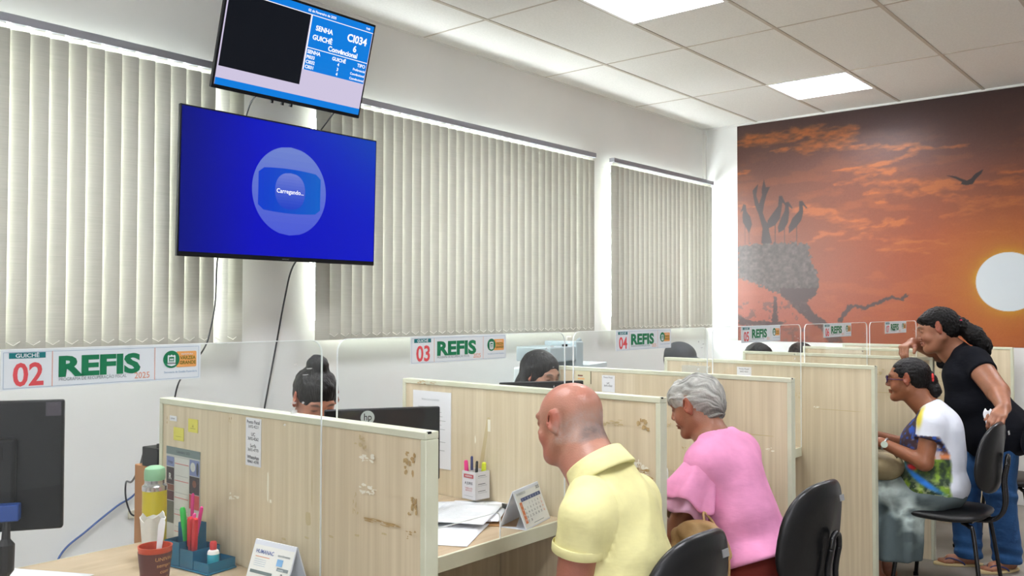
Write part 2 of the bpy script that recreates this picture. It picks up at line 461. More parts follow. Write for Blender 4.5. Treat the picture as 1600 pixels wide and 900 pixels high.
# ---------------------------------------------------------------- televisions
scr_blue = mat('screen_blue', (5, 12, 165), 0.25, emit=0.55)
def grad_screen():
    m = bpy.data.materials.new('screen_gradient'); MATS['screen_gradient'] = m; m.use_nodes = True
    nt = m.node_tree; N = nt.nodes; L = nt.links; bs = N['Principled BSDF']
    tc = N.new('ShaderNodeTexCoord'); sp = N.new('ShaderNodeSeparateXYZ'); L.new(tc.outputs['Generated'], sp.inputs[0])
    rx = N.new('ShaderNodeValToRGB'); L.new(sp.outputs[0], rx.inputs[0])
    e = rx.color_ramp.elements; e[0].position = 0.0; e[0].color = srgb(3, 14, 120); e[1].position = 1.0; e[1].color = srgb(4, 20, 190)
    k = rx.color_ramp.elements.new(0.35); k.color = srgb(2, 6, 185)
    rz = N.new('ShaderNodeValToRGB'); L.new(sp.outputs[2], rz.inputs[0])
    e = rz.color_ramp.elements; e[0].position = 0; e[0].color = (0, 0, 0, 1); e[1].position = 1; e[1].color = (1, 1, 1, 1)
    mu = N.new('ShaderNodeMath'); mu.operation = 'MULTIPLY'; L.new(rz.outputs[0], mu.inputs[0]); L.new(sp.outputs[0], mu.inputs[1])
    pw = N.new('ShaderNodeMath'); pw.operation = 'POWER'; L.new(mu.outputs[0], pw.inputs[0]); pw.inputs[1].default_value = 2.5
    mx = N.new('ShaderNodeMix'); mx.data_type = 'RGBA'; L.new(pw.outputs[0], mx.inputs[0]); L.new(rx.outputs[0], mx.inputs[6]); mx.inputs[7].default_value = srgb(6, 62, 175)
    bs.inputs['Base Color'].default_value = (0.002, 0.002, 0.004, 1); bs.inputs['Roughness'].default_value = 0.45; bs.inputs['Specular IOR Level'].default_value = 0.12
    L.new(mx.outputs[2], bs.inputs['Emission Color']); bs.inputs['Emission Strength'].default_value = 0.68
    return m
def scr(name, rgb, e=0.68):
    m = mat(name, (3, 3, 4), 0.45, spec=0.12); bs = m.node_tree.nodes['Principled BSDF']
    bs.inputs['Emission Color'].default_value = srgb(*rgb); bs.inputs['Emission Strength'].default_value = e
    return m
def make_tv(name, w, h, label, frame=0.012, chin=0.02, depth=0.045):
    t = thing(name, label, 'television')
    b = MB(); b.b2((-w / 2, 0, 0), (w / 2, 0.02, h)); b.build('bezel', black_m, t, bevel=0.004)
    k = MB(); k.b2((-w * 0.42, 0.018, 0.05), (w * 0.42, depth, h * 0.78)); k.build('rear_housing', blackmat_m, t, bevel=0.01)
    return t
tw, th_ = 1.166, 0.692
tv = make_tv('television', tw, th_, 'large television with a deep blue loading screen on the wall')
s = MB(); s.b2((-tw / 2 + 0.008, -0.0015, 0.022), (tw / 2 - 0.008, 0.002, th_ - 0.008)); s.build('screen', grad_screen(), tv)
P = Print((0, -0.0015, 0), (1, 0, 0), (0, 0, 1))
# picture on the screen: pale disc, rounded television shape and small ball with the loading word
zc_ = 0.352; xc_ = 0.018
def lerp3(a, c, t): return tuple(int(a[i] + (c[i] - a[i]) * t) for i in range(3))
def stripes(cx, cz, rx, rz, c0, c1, l, nm, p=2.0, n=14):
    for i in range(n):
        z0 = -1 + 2 * i / n; z1 = -1 + 2 * (i + 1) / n
        def hw(z): return max(0.0, 1 - abs(z) ** p) ** (1 / p)
        k = 4; L_ = [(cx - rx * hw(z0 + (z1 - z0) * q / k), cz + rz * (z0 + (z1 - z0) * q / k)) for q in range(k + 1)]
        R_ = [(cx + rx * hw(z0 + (z1 - z0) * q / k), cz + rz * (z0 + (z1 - z0) * q / k)) for q in range(k, -1, -1)]
        P.poly(L_ + R_, scr('%s_%d' % (nm, i), lerp3(c0, c1, i / (n - 1))), l)
stripes(xc_, zc_, 0.222, 0.222, (74, 90, 208), (108, 128, 202), 1, 'logo_disc', n=14)
n = 12
for i in range(n):
    a, c = i / n, (i + 1) / n
    def top(q): return zc_ + 0.112 - 0.012 * (2 * q - 1) ** 2
    def bot(q): return zc_ - 0.112 + 0.012 * (2 * q - 1) ** 2
    sh = lambda q: 0.02 * max(0, (abs(2 * q - 1) - 0.85) / 0.15) ** 2
    P.poly([(xc_ - 0.187 + 0.374 * a, bot(a) + sh(a)), (xc_ - 0.187 + 0.374 * c, bot(c) + sh(c)), (xc_ - 0.187 + 0.374 * c, top(c) - sh(c)), (xc_ - 0.187 + 0.374 * a, top(a) - sh(a))],
           scr('logo_frame_%d' % i, lerp3((12, 60, 200), (10, 92, 196), i / 11)), 2)
stripes(xc_, zc_, 0.09, 0.092, (36, 66, 196), (108, 122, 206), 3, 'logo_ball', p=2.3, n=12)
P.text('Carregando...', xc_, zc_ - 0.012, 0.03, scr('screen_white', (245, 245, 250), 0.8), 4, bold=0.012, align='CENTER')
P.build('screen_picture', tv)
P = Print((0, -0.0005, 0), (1, 0, 0), (0, 0, 1)); P.text('SAMSUNG', 0, 0.006, 0.009, mat('tv_mark', (120, 122, 125), 0.4), 1, align='CENTER'); P.build('maker_mark', tv)
b = MB(); b.box((0.1, 0.162, 0.36), (0.24, 0.237, 0.3)); b.build('wall_mount', blackmat_m, tv)
c = MB(); c.tube(smooth_path([(0.18, 0.05, 0.08), (0.19, 0.2, -0.02), (0.17, 0.24, -0.2), (0.13, 0.25, -0.45), (0.07, 0.247, -0.75), (0.03, 0.243, -0.98)]), 0.0045, n=7); c.build('power_cord', cable_m, tv)
c = MB(); c.tube(smooth_path([(-0.33, 0.05, 0.05), (-0.32, 0.1, -0.02), (-0.315, 0.115, -0.2), (-0.335, 0.115, -0.33), (-0.37, 0.12, -0.44), (-0.42, 0.245, -0.6), (-0.45, 0.248, -0.78)]), 0.004, n=7); c.build('signal_cable', cable_m, tv)
tv.location = (2.645, 3.715, 1.716); tv.rotation_euler = (math.radians(1.5), 0, 0)

w2, h2 = 0.868, 0.49
tv2 = make_tv('television', w2, h2, 'smaller tilted television showing the queue ticket numbers, above the blue one')
s = MB(); s.b2((-w2 / 2 + 0.012, -0.0015, 0.018), (w2 / 2 - 0.012, 0.002, h2 - 0.012)); s.build('screen', scr('screen_lilac', (205, 196, 222), 0.66), tv2)
P = Print((0, -0.0015, 0), (1, 0, 0), (0, 0, 1))
L0, R0, B0, T0 = -w2 / 2 + 0.012, w2 / 2 - 0.012, 0.018, h2 - 0.012
bl = scr('screen_azure', (10, 122, 218)); bd = scr('screen_azure_pale', (22, 132, 222)); wh = MATS['screen_white']; dk = scr('screen_dark', (20, 24, 32), 0.5)
xm = L0 + 0.545 * (R0 - L0)
P.rect(L0, B0, R0, B0 + 0.032, bl, 1)
P.rect(L0, T0 - 0.032, R0, T0, bl, 1)
P.rect(L0 + 0.006, B0 + 0.085, xm - 0.01, T0 - 0.036, dk, 1)
P.rect(xm, 0.29, R0 - 0.004, T0 - 0.036, bl, 1)
P.rect(xm, 0.18, R0 - 0.004, 0.286, bl, 1)
P.rect(xm, 0.2555, R0 - 0.004, 0.2563, bd, 2); P.rect(xm, 0.2315, R0 - 0.004, 0.2323, bd, 2); P.rect(xm, 0.2075, R0 - 0.004, 0.2083, bd, 2)
P.rect(L0, T0 - 0.036, R0, T0 - 0.0335, wh, 2); P.rect(xm - 0.006, 0.18, xm - 0.001, T0 - 0.034, wh, 2); P.rect(xm, 0.2865, R0 - 0.004, 0.2895, wh, 2)
P.text('02 de Fevereiro de 2025', xm - 0.03, T0 - 0.022, 0.017, wh, 3, 0.02)
P.text('9:40', R0 - 0.05, T0 - 0.023, 0.015, wh, 3, 0.02)
P.text('SENHA', xm + 0.03, 0.378, 0.033, wh, 3, 0.03); P.text('GUICHÊ', xm + 0.02, 0.332, 0.033, wh, 3, 0.03)
P.text('CI034', xm + 0.29, 0.372, 0.052, wh, 3, 0.03, 'CENTER'); P.text('6', xm + 0.285, 0.327, 0.044, wh, 3, 0.03, 'CENTER')
P.text('Convêncional', xm + 0.215, 0.298, 0.034, wh, 3, 0.03, 'CENTER')
P.text('SENHA', xm + 0.004, 0.261, 0.025, wh, 3, 0.03); P.text('GUICHÊ', xm + 0.2, 0.259, 0.024, wh, 3, 0.03, 'CENTER'); P.text('TIPO', xm + 0.345, 0.259, 0.024, wh, 3, 0.02, 'CENTER')
for k, (a_, q_, c_) in enumerate((('PI033', '4', 'Preferencial'), ('CI032', '3', 'Convêncional'), ('CI031', '4', 'Convêncional'))):
    z_ = 0.2365 - 0.024 * k
    P.text(a_, xm + 0.004, z_, 0.022, wh, 3, 0.03); P.text(q_, xm + 0.2, z_, 0.022, wh, 3, 0.03, 'CENTER'); P.text(c_, R0 - 0.008, z_, 0.017, wh, 3, 0.02, 'RIGHT')
P.build('screen_picture', tv2)
b = MB(); b.box((0, 0.16, 0.3), (0.24, 0.24, 0.2)); b.build('wall_mount', blackmat_m, tv2)
for x in (-0.11, -0.05, 0.0):
    b = MB(); b.b2((x, 0.0, -0.014), (x + 0.012, 0.012, 0)); b.build('button', black_m, tv2)
for px in ((-0.17), (0.3)):
    c = MB(); c.tube(smooth_path([(px, 0.03, 0.02), (px + 0.01, 0.1, -0.05), (px + (0.015 if px < 0 else -0.05), 0.14, -0.2)]), 0.004, n=7); c.build('cable', cable_m, tv2)
tv2.location = (2.597, 3.615, 2.486); tv2.rotation_euler = (math.radians(15.8), 0, 0)

# ---------------------------------------------------------------- partitions between the counters
tape_m = mat('tape_residue', (168, 138, 88), 0.5, vary=(190, 165, 120), vscale=(60, 60, 60))
torn_m = mat('torn_paper', (236, 232, 216), 0.8)
gold_m = mat('old_tape', (196, 178, 136), 0.4)
def blotch(P, x, y, w, h, m, seed, l=0, n=14, amp=0.3):
    r = random.Random(seed); pts = []
    for i in range(n):
        t = 2 * math.pi * i / n; q = 1 + r.uniform(-amp, amp) * .8
        c_, s_ = math.cos(t), math.sin(t)
        pts.append((x + w / 2 * math.copysign(abs(c_) ** 0.6, c_) * q, y + h / 2 * math.copysign(abs(s_) ** 0.6, s_) * q))
    P.poly(pts, m, l)
def speckle(P, x, y, w, h, m, seed, k=12, l=0):
    r = random.Random(seed)
    for i in range(k):
        P.lay = getattr(P, 'lay', 0) + 0.25
        blotch(P, x + r.uniform(-.5, .5) * w, y + r.uniform(-.5, .5) * h, w * r.uniform(.08, .35), h * r.uniform(.08, .35), m, seed * 31 + i, P.lay, 8, 0.5)
PLAB = ['beige partition panel nearest the camera, with sticky notes, phone list and poster',
        'beige partition panel just behind the bald man, with a typed sheet taped on it',
        'beige partition panel beside the grey haired woman in pink, with tape scraps',
        'beige partition panel on the far side of the woman in pink, its end by the seated woman',
        'beige partition panel behind the seated woman in the printed shirt',
        'beige partition panel next beyond the standing woman, mostly hidden by her',
        'beige partition panel standing against the mural wall']
for k in range(7):
    x = X1 + DX * k if k < 6 else 7.5
    ye_ = YE if k < 6 else 1.385
    t = thing('partition_panel', PLAB[k], 'partition', (x, ye_, 0), group='partitions between the service counters')
    Ln = YF - ye_
    b = MB(); b.b2((0.004, 0.004, 0), (PT - 0.004, Ln - 0.004, ZP - 0.004)); b.build('board', wood_m, t)
    e = MB(); w = 0.018
    # U-shaped edging on the two ends and the top
    e.prism([(0, 0), (PT, 0), (PT, w), (0, w)], (0, 0, 0), (1, 0, 0), (0, 1, 0), (0, 0, ZP - w))
    e.prism([(0, 0), (PT, 0), (PT, w), (0, w)], (0, Ln - w, 0), (1, 0, 0), (0, 1, 0), (0, 0, ZP - w))
    e.b2((0, 0, ZP - w), (PT, Ln, ZP)); e.build('edge_trim', edge_m, t, bevel=0.002)
    c = MB(); c.b2((0.006, -0.0006, ZP - 0.004), (0.018, 0.006, ZP + 0.0008)); c.build('corner_nick', blackmat_m, t)
    P = Print((0.004, Ln, 0), (0, -1, 0), (0, 0, 1))       # camera-side face; x runs towards the near end
    def yy(v): return YF - v
    if k == 0:
        for (y, z, w_, h_, sd) in ((1.51, 1.12, .035, .05, 1), (1.50, 1.02, .028, .04, 2)): speckle(P, yy(y), z, w_, h_, tape_m, sd, 16)
        speckle(P, yy(1.66), 1.116, .05, .022, torn_m, 4, 12); speckle(P, yy(1.655), 1.038, .055, .022, torn_m, 5, 14)
        speckle(P, yy(1.6), 0.966, .12, .012, tape_m, 6, 14); speckle(P, yy(1.70), 1.0, .02, .05, gold_m, 7, 10); speckle(P, yy(1.68), 1.15, .04, .03, gold_m, 17, 10)
        blotch(P, yy(2.075), 0.99, .007, .085, torn_m, 8, 0, 16, .2); blotch(P, yy(2.062), 0.952, .01, .01, torn_m, 9)
        blotch(P, yy(1.895), 0.93, .022, .036, gold_m, 10, 0, 12, .15); speckle(P, yy(1.5), 0.955, .03, .02, tape_m, 11, 8)
        speckle(P, yy(2.22), 0.94, .06, .03, torn_m, 12, 6); blotch(P, yy(1.88), 1.02, .003, .12, gold_m, 13); speckle(P, yy(2.6), 1.13, .01, .03, tape_m, 14, 5)
        blotch(P, yy(1.845), 1.0, .004, .34, torn_m, 15, 0, 20, .1); speckle(P, yy(2.25), 1.16, .015, .02, tape_m, 20, 4); speckle(P, yy(1.63), .82, .03, .01, gold_m, 21, 6)
        for q in range(6): blotch(P, yy(2.1 - .1 * q), 0.84 + .02 * q, .02, .006, gold_m, 40 + q)
    if k == 1:
        P.poly([(yy(2.20), 1.073), (yy(2.185), 1.073), (yy(2.225), .862), (yy(2.245), .862)], gold_m, 0); P.rect(yy(2.197), 1.02, yy(2.183), 1.065, torn_m, 1)
        blotch(P, yy(2.26), 0.985, .006, .028, torn_m, 22); speckle(P, yy(1.64), 1.1, .07, .025, gold_m, 23, 14); speckle(P, yy(1.52), 1.1, .05, .04, tape_m, 24, 12)
        speckle(P, yy(1.63), 1.02, .05, .02, torn_m, 25, 10); speckle(P, yy(1.53), 0.965, .05, .05, torn_m, 26, 14); speckle(P, yy(1.53), 0.95, .07, .03, tape_m, 27, 10)
        speckle(P, yy(2.52), 1.185, .1, .012, tape_m, 28, 14); blotch(P, yy(1.56), .915, .08, .006, tape_m, 29)
    if k >= 2:
        r = random.Random(50 + k)
        for q in range(6):
            m_ = (tape_m, torn_m, gold_m)[q % 3]; speckle(P, yy(r.uniform(1.5, 2.2)), r.uniform(.85, 1.12), r.uniform(.03, .06), r.uniform(.01, .04), m_, 60 + 7 * k + q, 9)
        blotch(P, yy(1.66), 0.93 + .01 * k, .26, .004, gold_m, 90 + k)
    P.build('tape_residue', t)

# ---------------------------------------------------------------- worktops with panels below, acrylic screens and counter signs
teal_m = mat('sign_teal', (16, 118, 122), 0.5); red_m = mat('sign_red', (224, 86, 92), 0.5); green_m = mat('sign_green', (14, 122, 80), 0.5)
orange_m = mat('sign_orange', (240, 172, 100), 0.5); olive_m = mat('sign_olive', (120, 112, 30), 0.5); sblue_m = mat('sign_line', (140, 170, 196), 0.5)
salmon_m = mat('sign_salmon', (226, 158, 130), 0.5); sign_m = mat('sign_white', (232, 240, 244), 0.45); grey_m = mat('print_grey', (126, 138, 142), 0.6)
def make_desk(x0, x1, label):
    t = thing('counter_desk', label, 'desk', (x0, YG, 0), group='service counter desks')
    W = x1 - x0; D = 0.82
    b = MB(); b.b2((0, 0.008, ZD - 0.03), (W, D, ZD)); b.build('worktop', wood_top_m, t)
    e = MB(); e.b2((0, 0, ZD - 0.047), (W, 0.01, ZD + 0.0005)); e.build('edge_band', edge_m, t, bevel=0.002)
    e = MB(); e.b2((0, D, ZD - 0.03), (W, D + 0.003, ZD + 0.0005)); e.build('rear_edge_band', edge_m, t)
    m_ = MB(); m_.b2((0, 0.30, 0.03), (W, 0.318, ZD - 0.03)); m_.build('modesty_panel', wood_m, t)
    return t
smudge_m = glass_mat('adhesive_smudge', (.96, .96, .96), .4)
def make_glass(W, label):
    t = thing('acrylic_screen', label, 'counter screen', group='clear acrylic screens on the counters')
    H_ = ZG - ZD; r = 0.035; x0, x1 = 0.004, W - 0.004
    pts = [(x0, 0)]
    nx0, nx1, nh = W * 0.28, W * 0.655, 0.085
    pts += [(nx0, 0), (nx0, nh - .02), (nx0 + .006, nh - .006), (nx0 + .02, nh), (nx1 - .02, nh), (nx1 - .006, nh - .006), (nx1, nh - .02), (nx1, 0), (x1, 0)]
    for cx, a0 in ((x1 - r, 0), (x0 + r, 90)):
        for k in range(7):
            a = math.radians(a0 + 15 * k); pts.append((cx + r * math.cos(a), H_ - r + r * math.sin(a)))
    b = MB(); b.prism(pts, (0, 0, 0), (1, 0, 0), (0, 0, 1), (0, 0.004, 0)); b.build('pane', glass_m, t)
    e = MB()
    n = len(pts)
    for i in range(n):
        p, q = pts[i], pts[(i + 1) % n]
        if p[1] < 0.001 and q[1] < 0.001: continue
        d = Vector((q[0] - p[0], 0, q[1] - p[1])); L_ = d.length; a = math.atan2(d.z, d.x)
        e.box(((p[0] + q[0]) / 2, 0.002, (p[1] + q[1]) / 2), (L_, 0.0044, 0.0022), Matrix.Rotation(-a, 3, 'Y'))
    e.build('polished_edge', glass_edge_m, t)
    P = Print((0, 0, 0), (1, 0, 0), (0, 0, 1), base=.0005); r_ = random.Random(int(W * 1e4) + len(label))
    for q in range(7): blotch(P, W - r_.uniform(.02, .14), r_.uniform(.40, .60), r_.uniform(.002, .02), r_.uniform(.002, .01), smudge_m, r_.randint(0, 999), q * .2, 9, .5)
    P.build('adhesive_stain', t)
    return t
def make_sign(num, x0, w, label):
    t = thing('counter_sign', label, 'sign', (x0, YG - 0.0012, 1.321), group='counter number signs on the acrylic screens')
    h = 0.077; k = w / 1265.0
    b = MB(); b.prism([(0, 0), (w, 0), (w, h), (0, h)], (0, 0, 0), (1, 0, 0), (0, 0, 1), (0, 0.001, 0)); b.build('card', sign_m, t)
    P = Print((0, 0, 0), (1, 0, 0), (0, 0, 1), step=0.00025, base=0.0004)
    def ring(x0, y0, x1, y1, m, q=0.0007):
        P.rect(x0, y0, x1, y0 + q, m, 1); P.rect(x0, y1 - q, x1, y1, m, 1); P.rect(x0, y0, x0 + q, y1, m, 1); P.rect(x1 - q, y0, x1, y1, m, 1)
    ring(12 * k, .003, 1250 * k, h - .004, sblue_m)
    P.rect(283 * k, .003, 287 * k, h - .004, salmon_m, 2); P.rect(931 * k, .003, 935 * k, h - .004, salmon_m, 2)
    P.rect(42 * k, .0605, 246 * k, .0715, teal_m, 1); P.text('GUICHÊ', 144 * k, .0623, .0105, sign_m, 2, .02, 'CENTER', 1.15)
    P.text(num, 150 * k, .008, .062, red_m, 1, .022, 'CENTER', 0.93)
    P.text('REFIS', 322 * k, .0225, .055, green_m, 1, .045, 'LEFT', 1.36)
    P.text('PROGRAMA DE RECUPERAÇÃO FISCAL', 325 * k, .0125, .0092, grey_m, 1, 0, 'LEFT', .86)
    P.text('2025', 796 * k, .0085, .0185, salmon_m, 2, .005, 'LEFT', .95)
    P.rrect(1085 * k, .0275, 1232 * k, .0625, .003, orange_m, 1)
    P.disc(1050 * k, .0455, .0192, green_m, 2)
    # crest: crenellated shield on a ribbon
    P.poly([(1022 * k, .0355), (1078 * k, .0355), (1078 * k, .0535), (1070 * k, .0555), (1062 * k, .0535), (1050 * k, .0562), (1038 * k, .0535), (1030 * k, .0555), (1022 * k, .0535)], sign_m, 3)
    P.poly([(1020 * k, .034), (1030 * k, .032), (1050 * k, .0305), (1070 * k, .032), (1080 * k, .034), (1078 * k, .0375), (1022 * k, .0375)], sign_m, 3)
    P.poly([(1032 * k, .0395), (1068 * k, .0395), (1068 * k, .051), (1032 * k, .051)], green_m, 4); P.disc(1044 * k, .0455, .0021, sign_m, 5, n=10); P.disc(1057 * k, .0455, .0021, sign_m, 5, n=10); P.rect(1034 * k, .0405, 1066 * k, .042, sign_m, 5)
    P.text('PREFEITURA', 1163 * k, .0545, .0048, sign_m, 3, .01, 'CENTER', 1.1)
    P.text('VÁRZEA', 1168 * k, .0445, .0105, olive_m, 3, .03, 'CENTER', .95); P.text('GRANDE', 1168 * k, .034, .0105, olive_m, 3, .03, 'CENTER', .92)
    P.text('Secretaria de Gestão Fazendária', 1118 * k, .0155, .0062, sblue_m, 1, .005, 'CENTER', .97)
    P.build('lettering', t)
    return t
STN = [('02', X1 - DX + PT, X1, .659, .417), ('03', X1 + PT, X1 + DX, 1.727, .417), ('04', X1 + DX + PT, X1 + 2 * DX, 2.78, .408), ('05', X1 + 2 * DX + PT, X1 + 3 * DX, 3.838, .443),
       ('06', X1 + 3 * DX + PT, X1 + 4 * DX, 4.871, .439), ('07', X1 + 4 * DX + PT, X1 + 5 * DX, 5.94, .455)]
DL = ['counter desk with the yellow thermos and desk tray', 'counter desk in front of the bald man, with papers and a calendar', 'counter desk in front of the woman in pink', 'counter desk below the sign reading 05',
      'counter desk in front of the seated woman in glasses', 'counter desk beyond the standing woman, below the sign reading 07']
for i, (num, x0, x1, sx_, sw_) in enumerate(STN):
    make_desk(x0 + 0.001, x1 - 0.001, DL[i])
    g = make_glass(x1 - x0, 'clear acrylic screen carrying the sign %s' % num); g.location = (x0, YG, ZD)
    make_sign(num, sx_, sw_, 'white and green counter sign with the red number %s' % num)

# ---------------------------------------------------------------- monitors
def make_monitor(w, h, label, loc, rz, mark=None, cable=False, top=1.135):
    """seen from the rear; local x along the width, the rear faces -y"""
    t = thing('computer_monitor', label, 'monitor', (loc[0], loc[1], ZD), rz, group='computer monitors on the counters')
    z1 = top - ZD; z0 = z1 - h
    b = MB(); b.b2((-w / 2, 0.0, z0), (w / 2, 0.022, z1)); b.build('casing', black_m, t, bevel=0.005)
    p = MB(); p.b2((-w * .3, -.022, z0 + h * .08), (w * .3, 0.002, z0 + h * .72)); p.build('rear_cover', black_m, t, bevel=0.008)
    v = MB()
    for k in range(26): v.b2((-w * .26 + k * w * .02, -.0232, z0 + h * .56), (-w * .26 + k * w * .02 + .003, -.0215, z0 + h * .66))
    v.build('vent', blackmat_m, t)
    s_ = MB(); s_.b2((-w / 2 + .012, 0.0215, z0 + .016), (w / 2 - .012, 0.0235, z1 - .012)); s_.build('screen', mat('monitor_screen', (70, 84, 100), 0.2, emit=0.0), t)
    st = MB(); st.b2((-.03, -.035, 0.012), (.03, -.012, z0 + h * .35)); st.prism([(-.11, -.09), (.11, -.09), (.12, .09), (-.12, .09)], (0, 0, 0), (1, 0, 0), (0, 1, 0), (0, 0, 0.012)); st.build('stand', black_m, t, bevel=0.004)
    if mark:
        P = Print((0, 0, 0), (1, 0, 0), (0, 0, 1)); mk = mat('monitor_mark', (196, 208, 206), 0.4)
        P.disc(mark[0], z1 - mark[1], .024, mk, 1); P.text('hp', mark[0] + .001, z1 - mark[1] - .009, .034, black_m, 2, .01, 'CENTER', .85); P.build('maker_mark', t)
    return t
R32 = math.radians(-32)
m2 = make_monitor(0.40, 0.255, 'black monitor with a round silver mark, behind the near partition', (2.045, 2.30), R32, mark=(-.055, .03))
m3 = make_monitor(0.42, 0.26, 'black monitor in front of the long haired clerk', (3.285, 2.575), R32)
m1 = make_monitor(0.47, 0.295, 'black monitor seen from the rear at the left edge above loose papers', (0.692, 2.225), R32, top=1.268)
P = Print((0, 0, 0), (1, 0, 0), (0, 0, 1)); sk = mat('spec_sticker', (88, 84, 92), .5); z1_ = 1.268 - ZD
P.rect(.198, z1_ - .036, .23, z1_ - .004, mat('faded_sticker', (66, 58, 68), .5), 1); P.text('45 SS', .215, z1_ - .012, .008, sk, 2, .01, 'CENTER'); P.build('sticker', m1)
vg = mat('vga_blue', (24, 70, 150), 0.5)
c = MB(); c.b2((.105, -.05, z1_ - .262), (.155, -.02, z1_ - .225)); c.build('video_plug', vg, m1, bevel=.003)
c = MB(); c.tube(smooth_path([(.13, -.035, z1_ - .26), (.13, -.045, z1_ - .30), (.128, -.045, z1_ - .40), (.12, -.03, 0.006)]), .005, n=8); c.tube([(.13, -.04, z1_ - .255), (.13, -.045, z1_ - .30), (.13, -.045, z1_ - .312), (.13, -.045, z1_ - .37), (.129, -.045, z1_ - .385)], .01, n=10, rad=[.007, .009, .018, .017, .007]); c.build('video_cable', cable_m, m1)
c = MB(); c.b2((.075, -.07, .10), (.11, -.04, .17)); c.tube(smooth_path([(.092, -.055, .17), (.09, -.05, .23), (.08, -.03, .3)]), .006, n=7); c.tube(smooth_path([(.092, -.055, .1), (.088, -.06, .05), (.08, -.05, .006)]), .005, n=7); c.build('power_plug', black_m, m1, bevel=.004)

# ---------------------------------------------------------------- copier behind the middle counter
cop_l = mat('copier_light', (205, 214, 216), 0.5); cop_d = mat('copier_dark', (166, 180, 184), 0.5); cop_g = mat('copier_glass', (140, 170, 165), 0.3)
t = thing('photocopier', 'large grey photocopier against the window wall, behind the long haired clerk', 'photocopier', (4.70, 3.42, 0))
t.scale = (.6, .62, 1)
b = MB(); b.b2((-.3, -.12, 0), (.44, .45, 1.02)); b.build('cabinet', cop_l, t, bevel=.01)
b = MB()
for z in (.2, .42, .64): b.b2((-.28, -.135, z), (.42, -.119, z + .19))
b.build('paper_drawers', cop_l, t, bevel=.006)
b = MB(); b.b2((-.5, -.05, 1.14), (-.03, .4, 1.235)); b.build('document_feeder', cop_d, t, bevel=.01)
b = MB(); b.b2((-.52, -.1, 1.0), (.0, .42, 1.1)); b.build('scanner', cop_l, t, bevel=.012)
b = MB(); b.b2((-.03, -.05, 1.02), (.1, .38, 1.265)); b.build('control_column', cop_d, t, bevel=.01)
b = MB(); b.prism([(.1, 1.07), (.46, 1.09), (.46, 1.12), (.1, 1.11)], (0, -.12, 0), (1, 0, 0), (0, 0, 1), (0, .5, 0)); b.build('output_tray', cop_l, t, bevel=.004)
b = MB(); b.b2((.12, -.125, .98), (.44, -.121, 1.05)); b.build('front_window', cop_g, t)
b = MB(); b.tube(smooth_path([(.1, .1, 1.18), (.15, .1, 1.24), (.23, .1, 1.27), (.27, .1, 1.265)]), .012, n=8); b.build('feeder_arm', cop_d, t)
b = MB(); b.b2((-.2, -.02, 1.235), (-.15, .02, 1.25)); b.build('lid_knob', black_m, t, bevel=.003)
# ---------------------------------------------------------------- mural
MB_Z0, MB_Z1, MB_Y0 = 1.19, ZC - 0.016, 3.657
CLOUDS=[
( [(3.654, 3.04), (3.474, 3.045), (3.235, 3.033), (2.971, 3.043), (2.835, 3.042), (2.604, 3.02)] , 0.039 ),
( [(3.076, 2.902), (2.904, 2.916), (2.702, 2.95), (2.604, 2.987)] , 0.042 ),
( [(3.308, 2.897), (3.111, 2.906), (2.904, 2.899), (2.605, 2.864), (2.398, 2.859), (2.199, 2.824), (2.051, 2.802), (1.92, 2.776), (1.793, 2.776), (1.682, 2.786)] , 0.016 ),
( [(2.051, 2.799), (2.08, 2.763), (2.215, 2.731), (2.369, 2.699), (2.542, 2.693), (2.754, 2.678)] , 0.016 ),
( [(2.737, 2.679), (2.542, 2.663), (2.369, 2.635), (2.292, 2.619)] , 0.02 ),
( [(2.755, 2.556), (2.607, 2.584), (2.447, 2.61), (2.323, 2.606)] , 0.015 ),
( [(2.607, 2.568), (2.37, 2.53), (2.142, 2.509), (1.952, 2.477), (1.782, 2.462), (1.576, 2.466), (1.314, 2.464)] , 0.024 ),
( [(2.448, 2.472), (2.293, 2.451), (2.143, 2.415), (2.025, 2.413)] , 0.02 ),
( [(1.952, 2.43), (1.853, 2.36), (1.672, 2.323), (1.471, 2.308), (1.316, 2.311)] , 0.022 ),
( [(2.387, 2.362), (2.325, 2.378)] , 0.012 ),
( [(2.372, 2.192), (2.31, 2.245), (2.265, 2.162), (2.204, 2.198), (2.144, 2.234)] , 0.016 ),
( [(1.868, 2.208), (1.742, 2.26), (1.578, 2.279), (1.316, 2.274)] , 0.021 ),
( [(3.115, 2.374), (2.975, 2.356), (2.84, 2.304), (2.74, 2.281), (2.61, 2.223), (2.466, 2.206)] , 0.024 ),
( [(2.977, 2.06), (2.841, 2.12), (2.642, 2.159), (2.388, 2.174)] , 0.017 ),
( [(2.708, 2.072), (2.514, 2.103), (2.296, 2.076), (2.072, 2.033), (1.856, 2.008)] , 0.013 ),
( [(2.39, 1.976), (2.221, 1.961), (2.0, 1.952)] , 0.018 ),
( [(1.469, 2.545), (1.313, 2.544)] , 0.011 ),
( [(1.634, 2.103), (1.474, 2.079), (1.37, 2.058)] , 0.011 ),
( [(3.655, 2.727), (3.579, 2.728)] , 0.022 ),
( [(3.657, 2.431), (3.495, 2.411)] , 0.015 ),
]
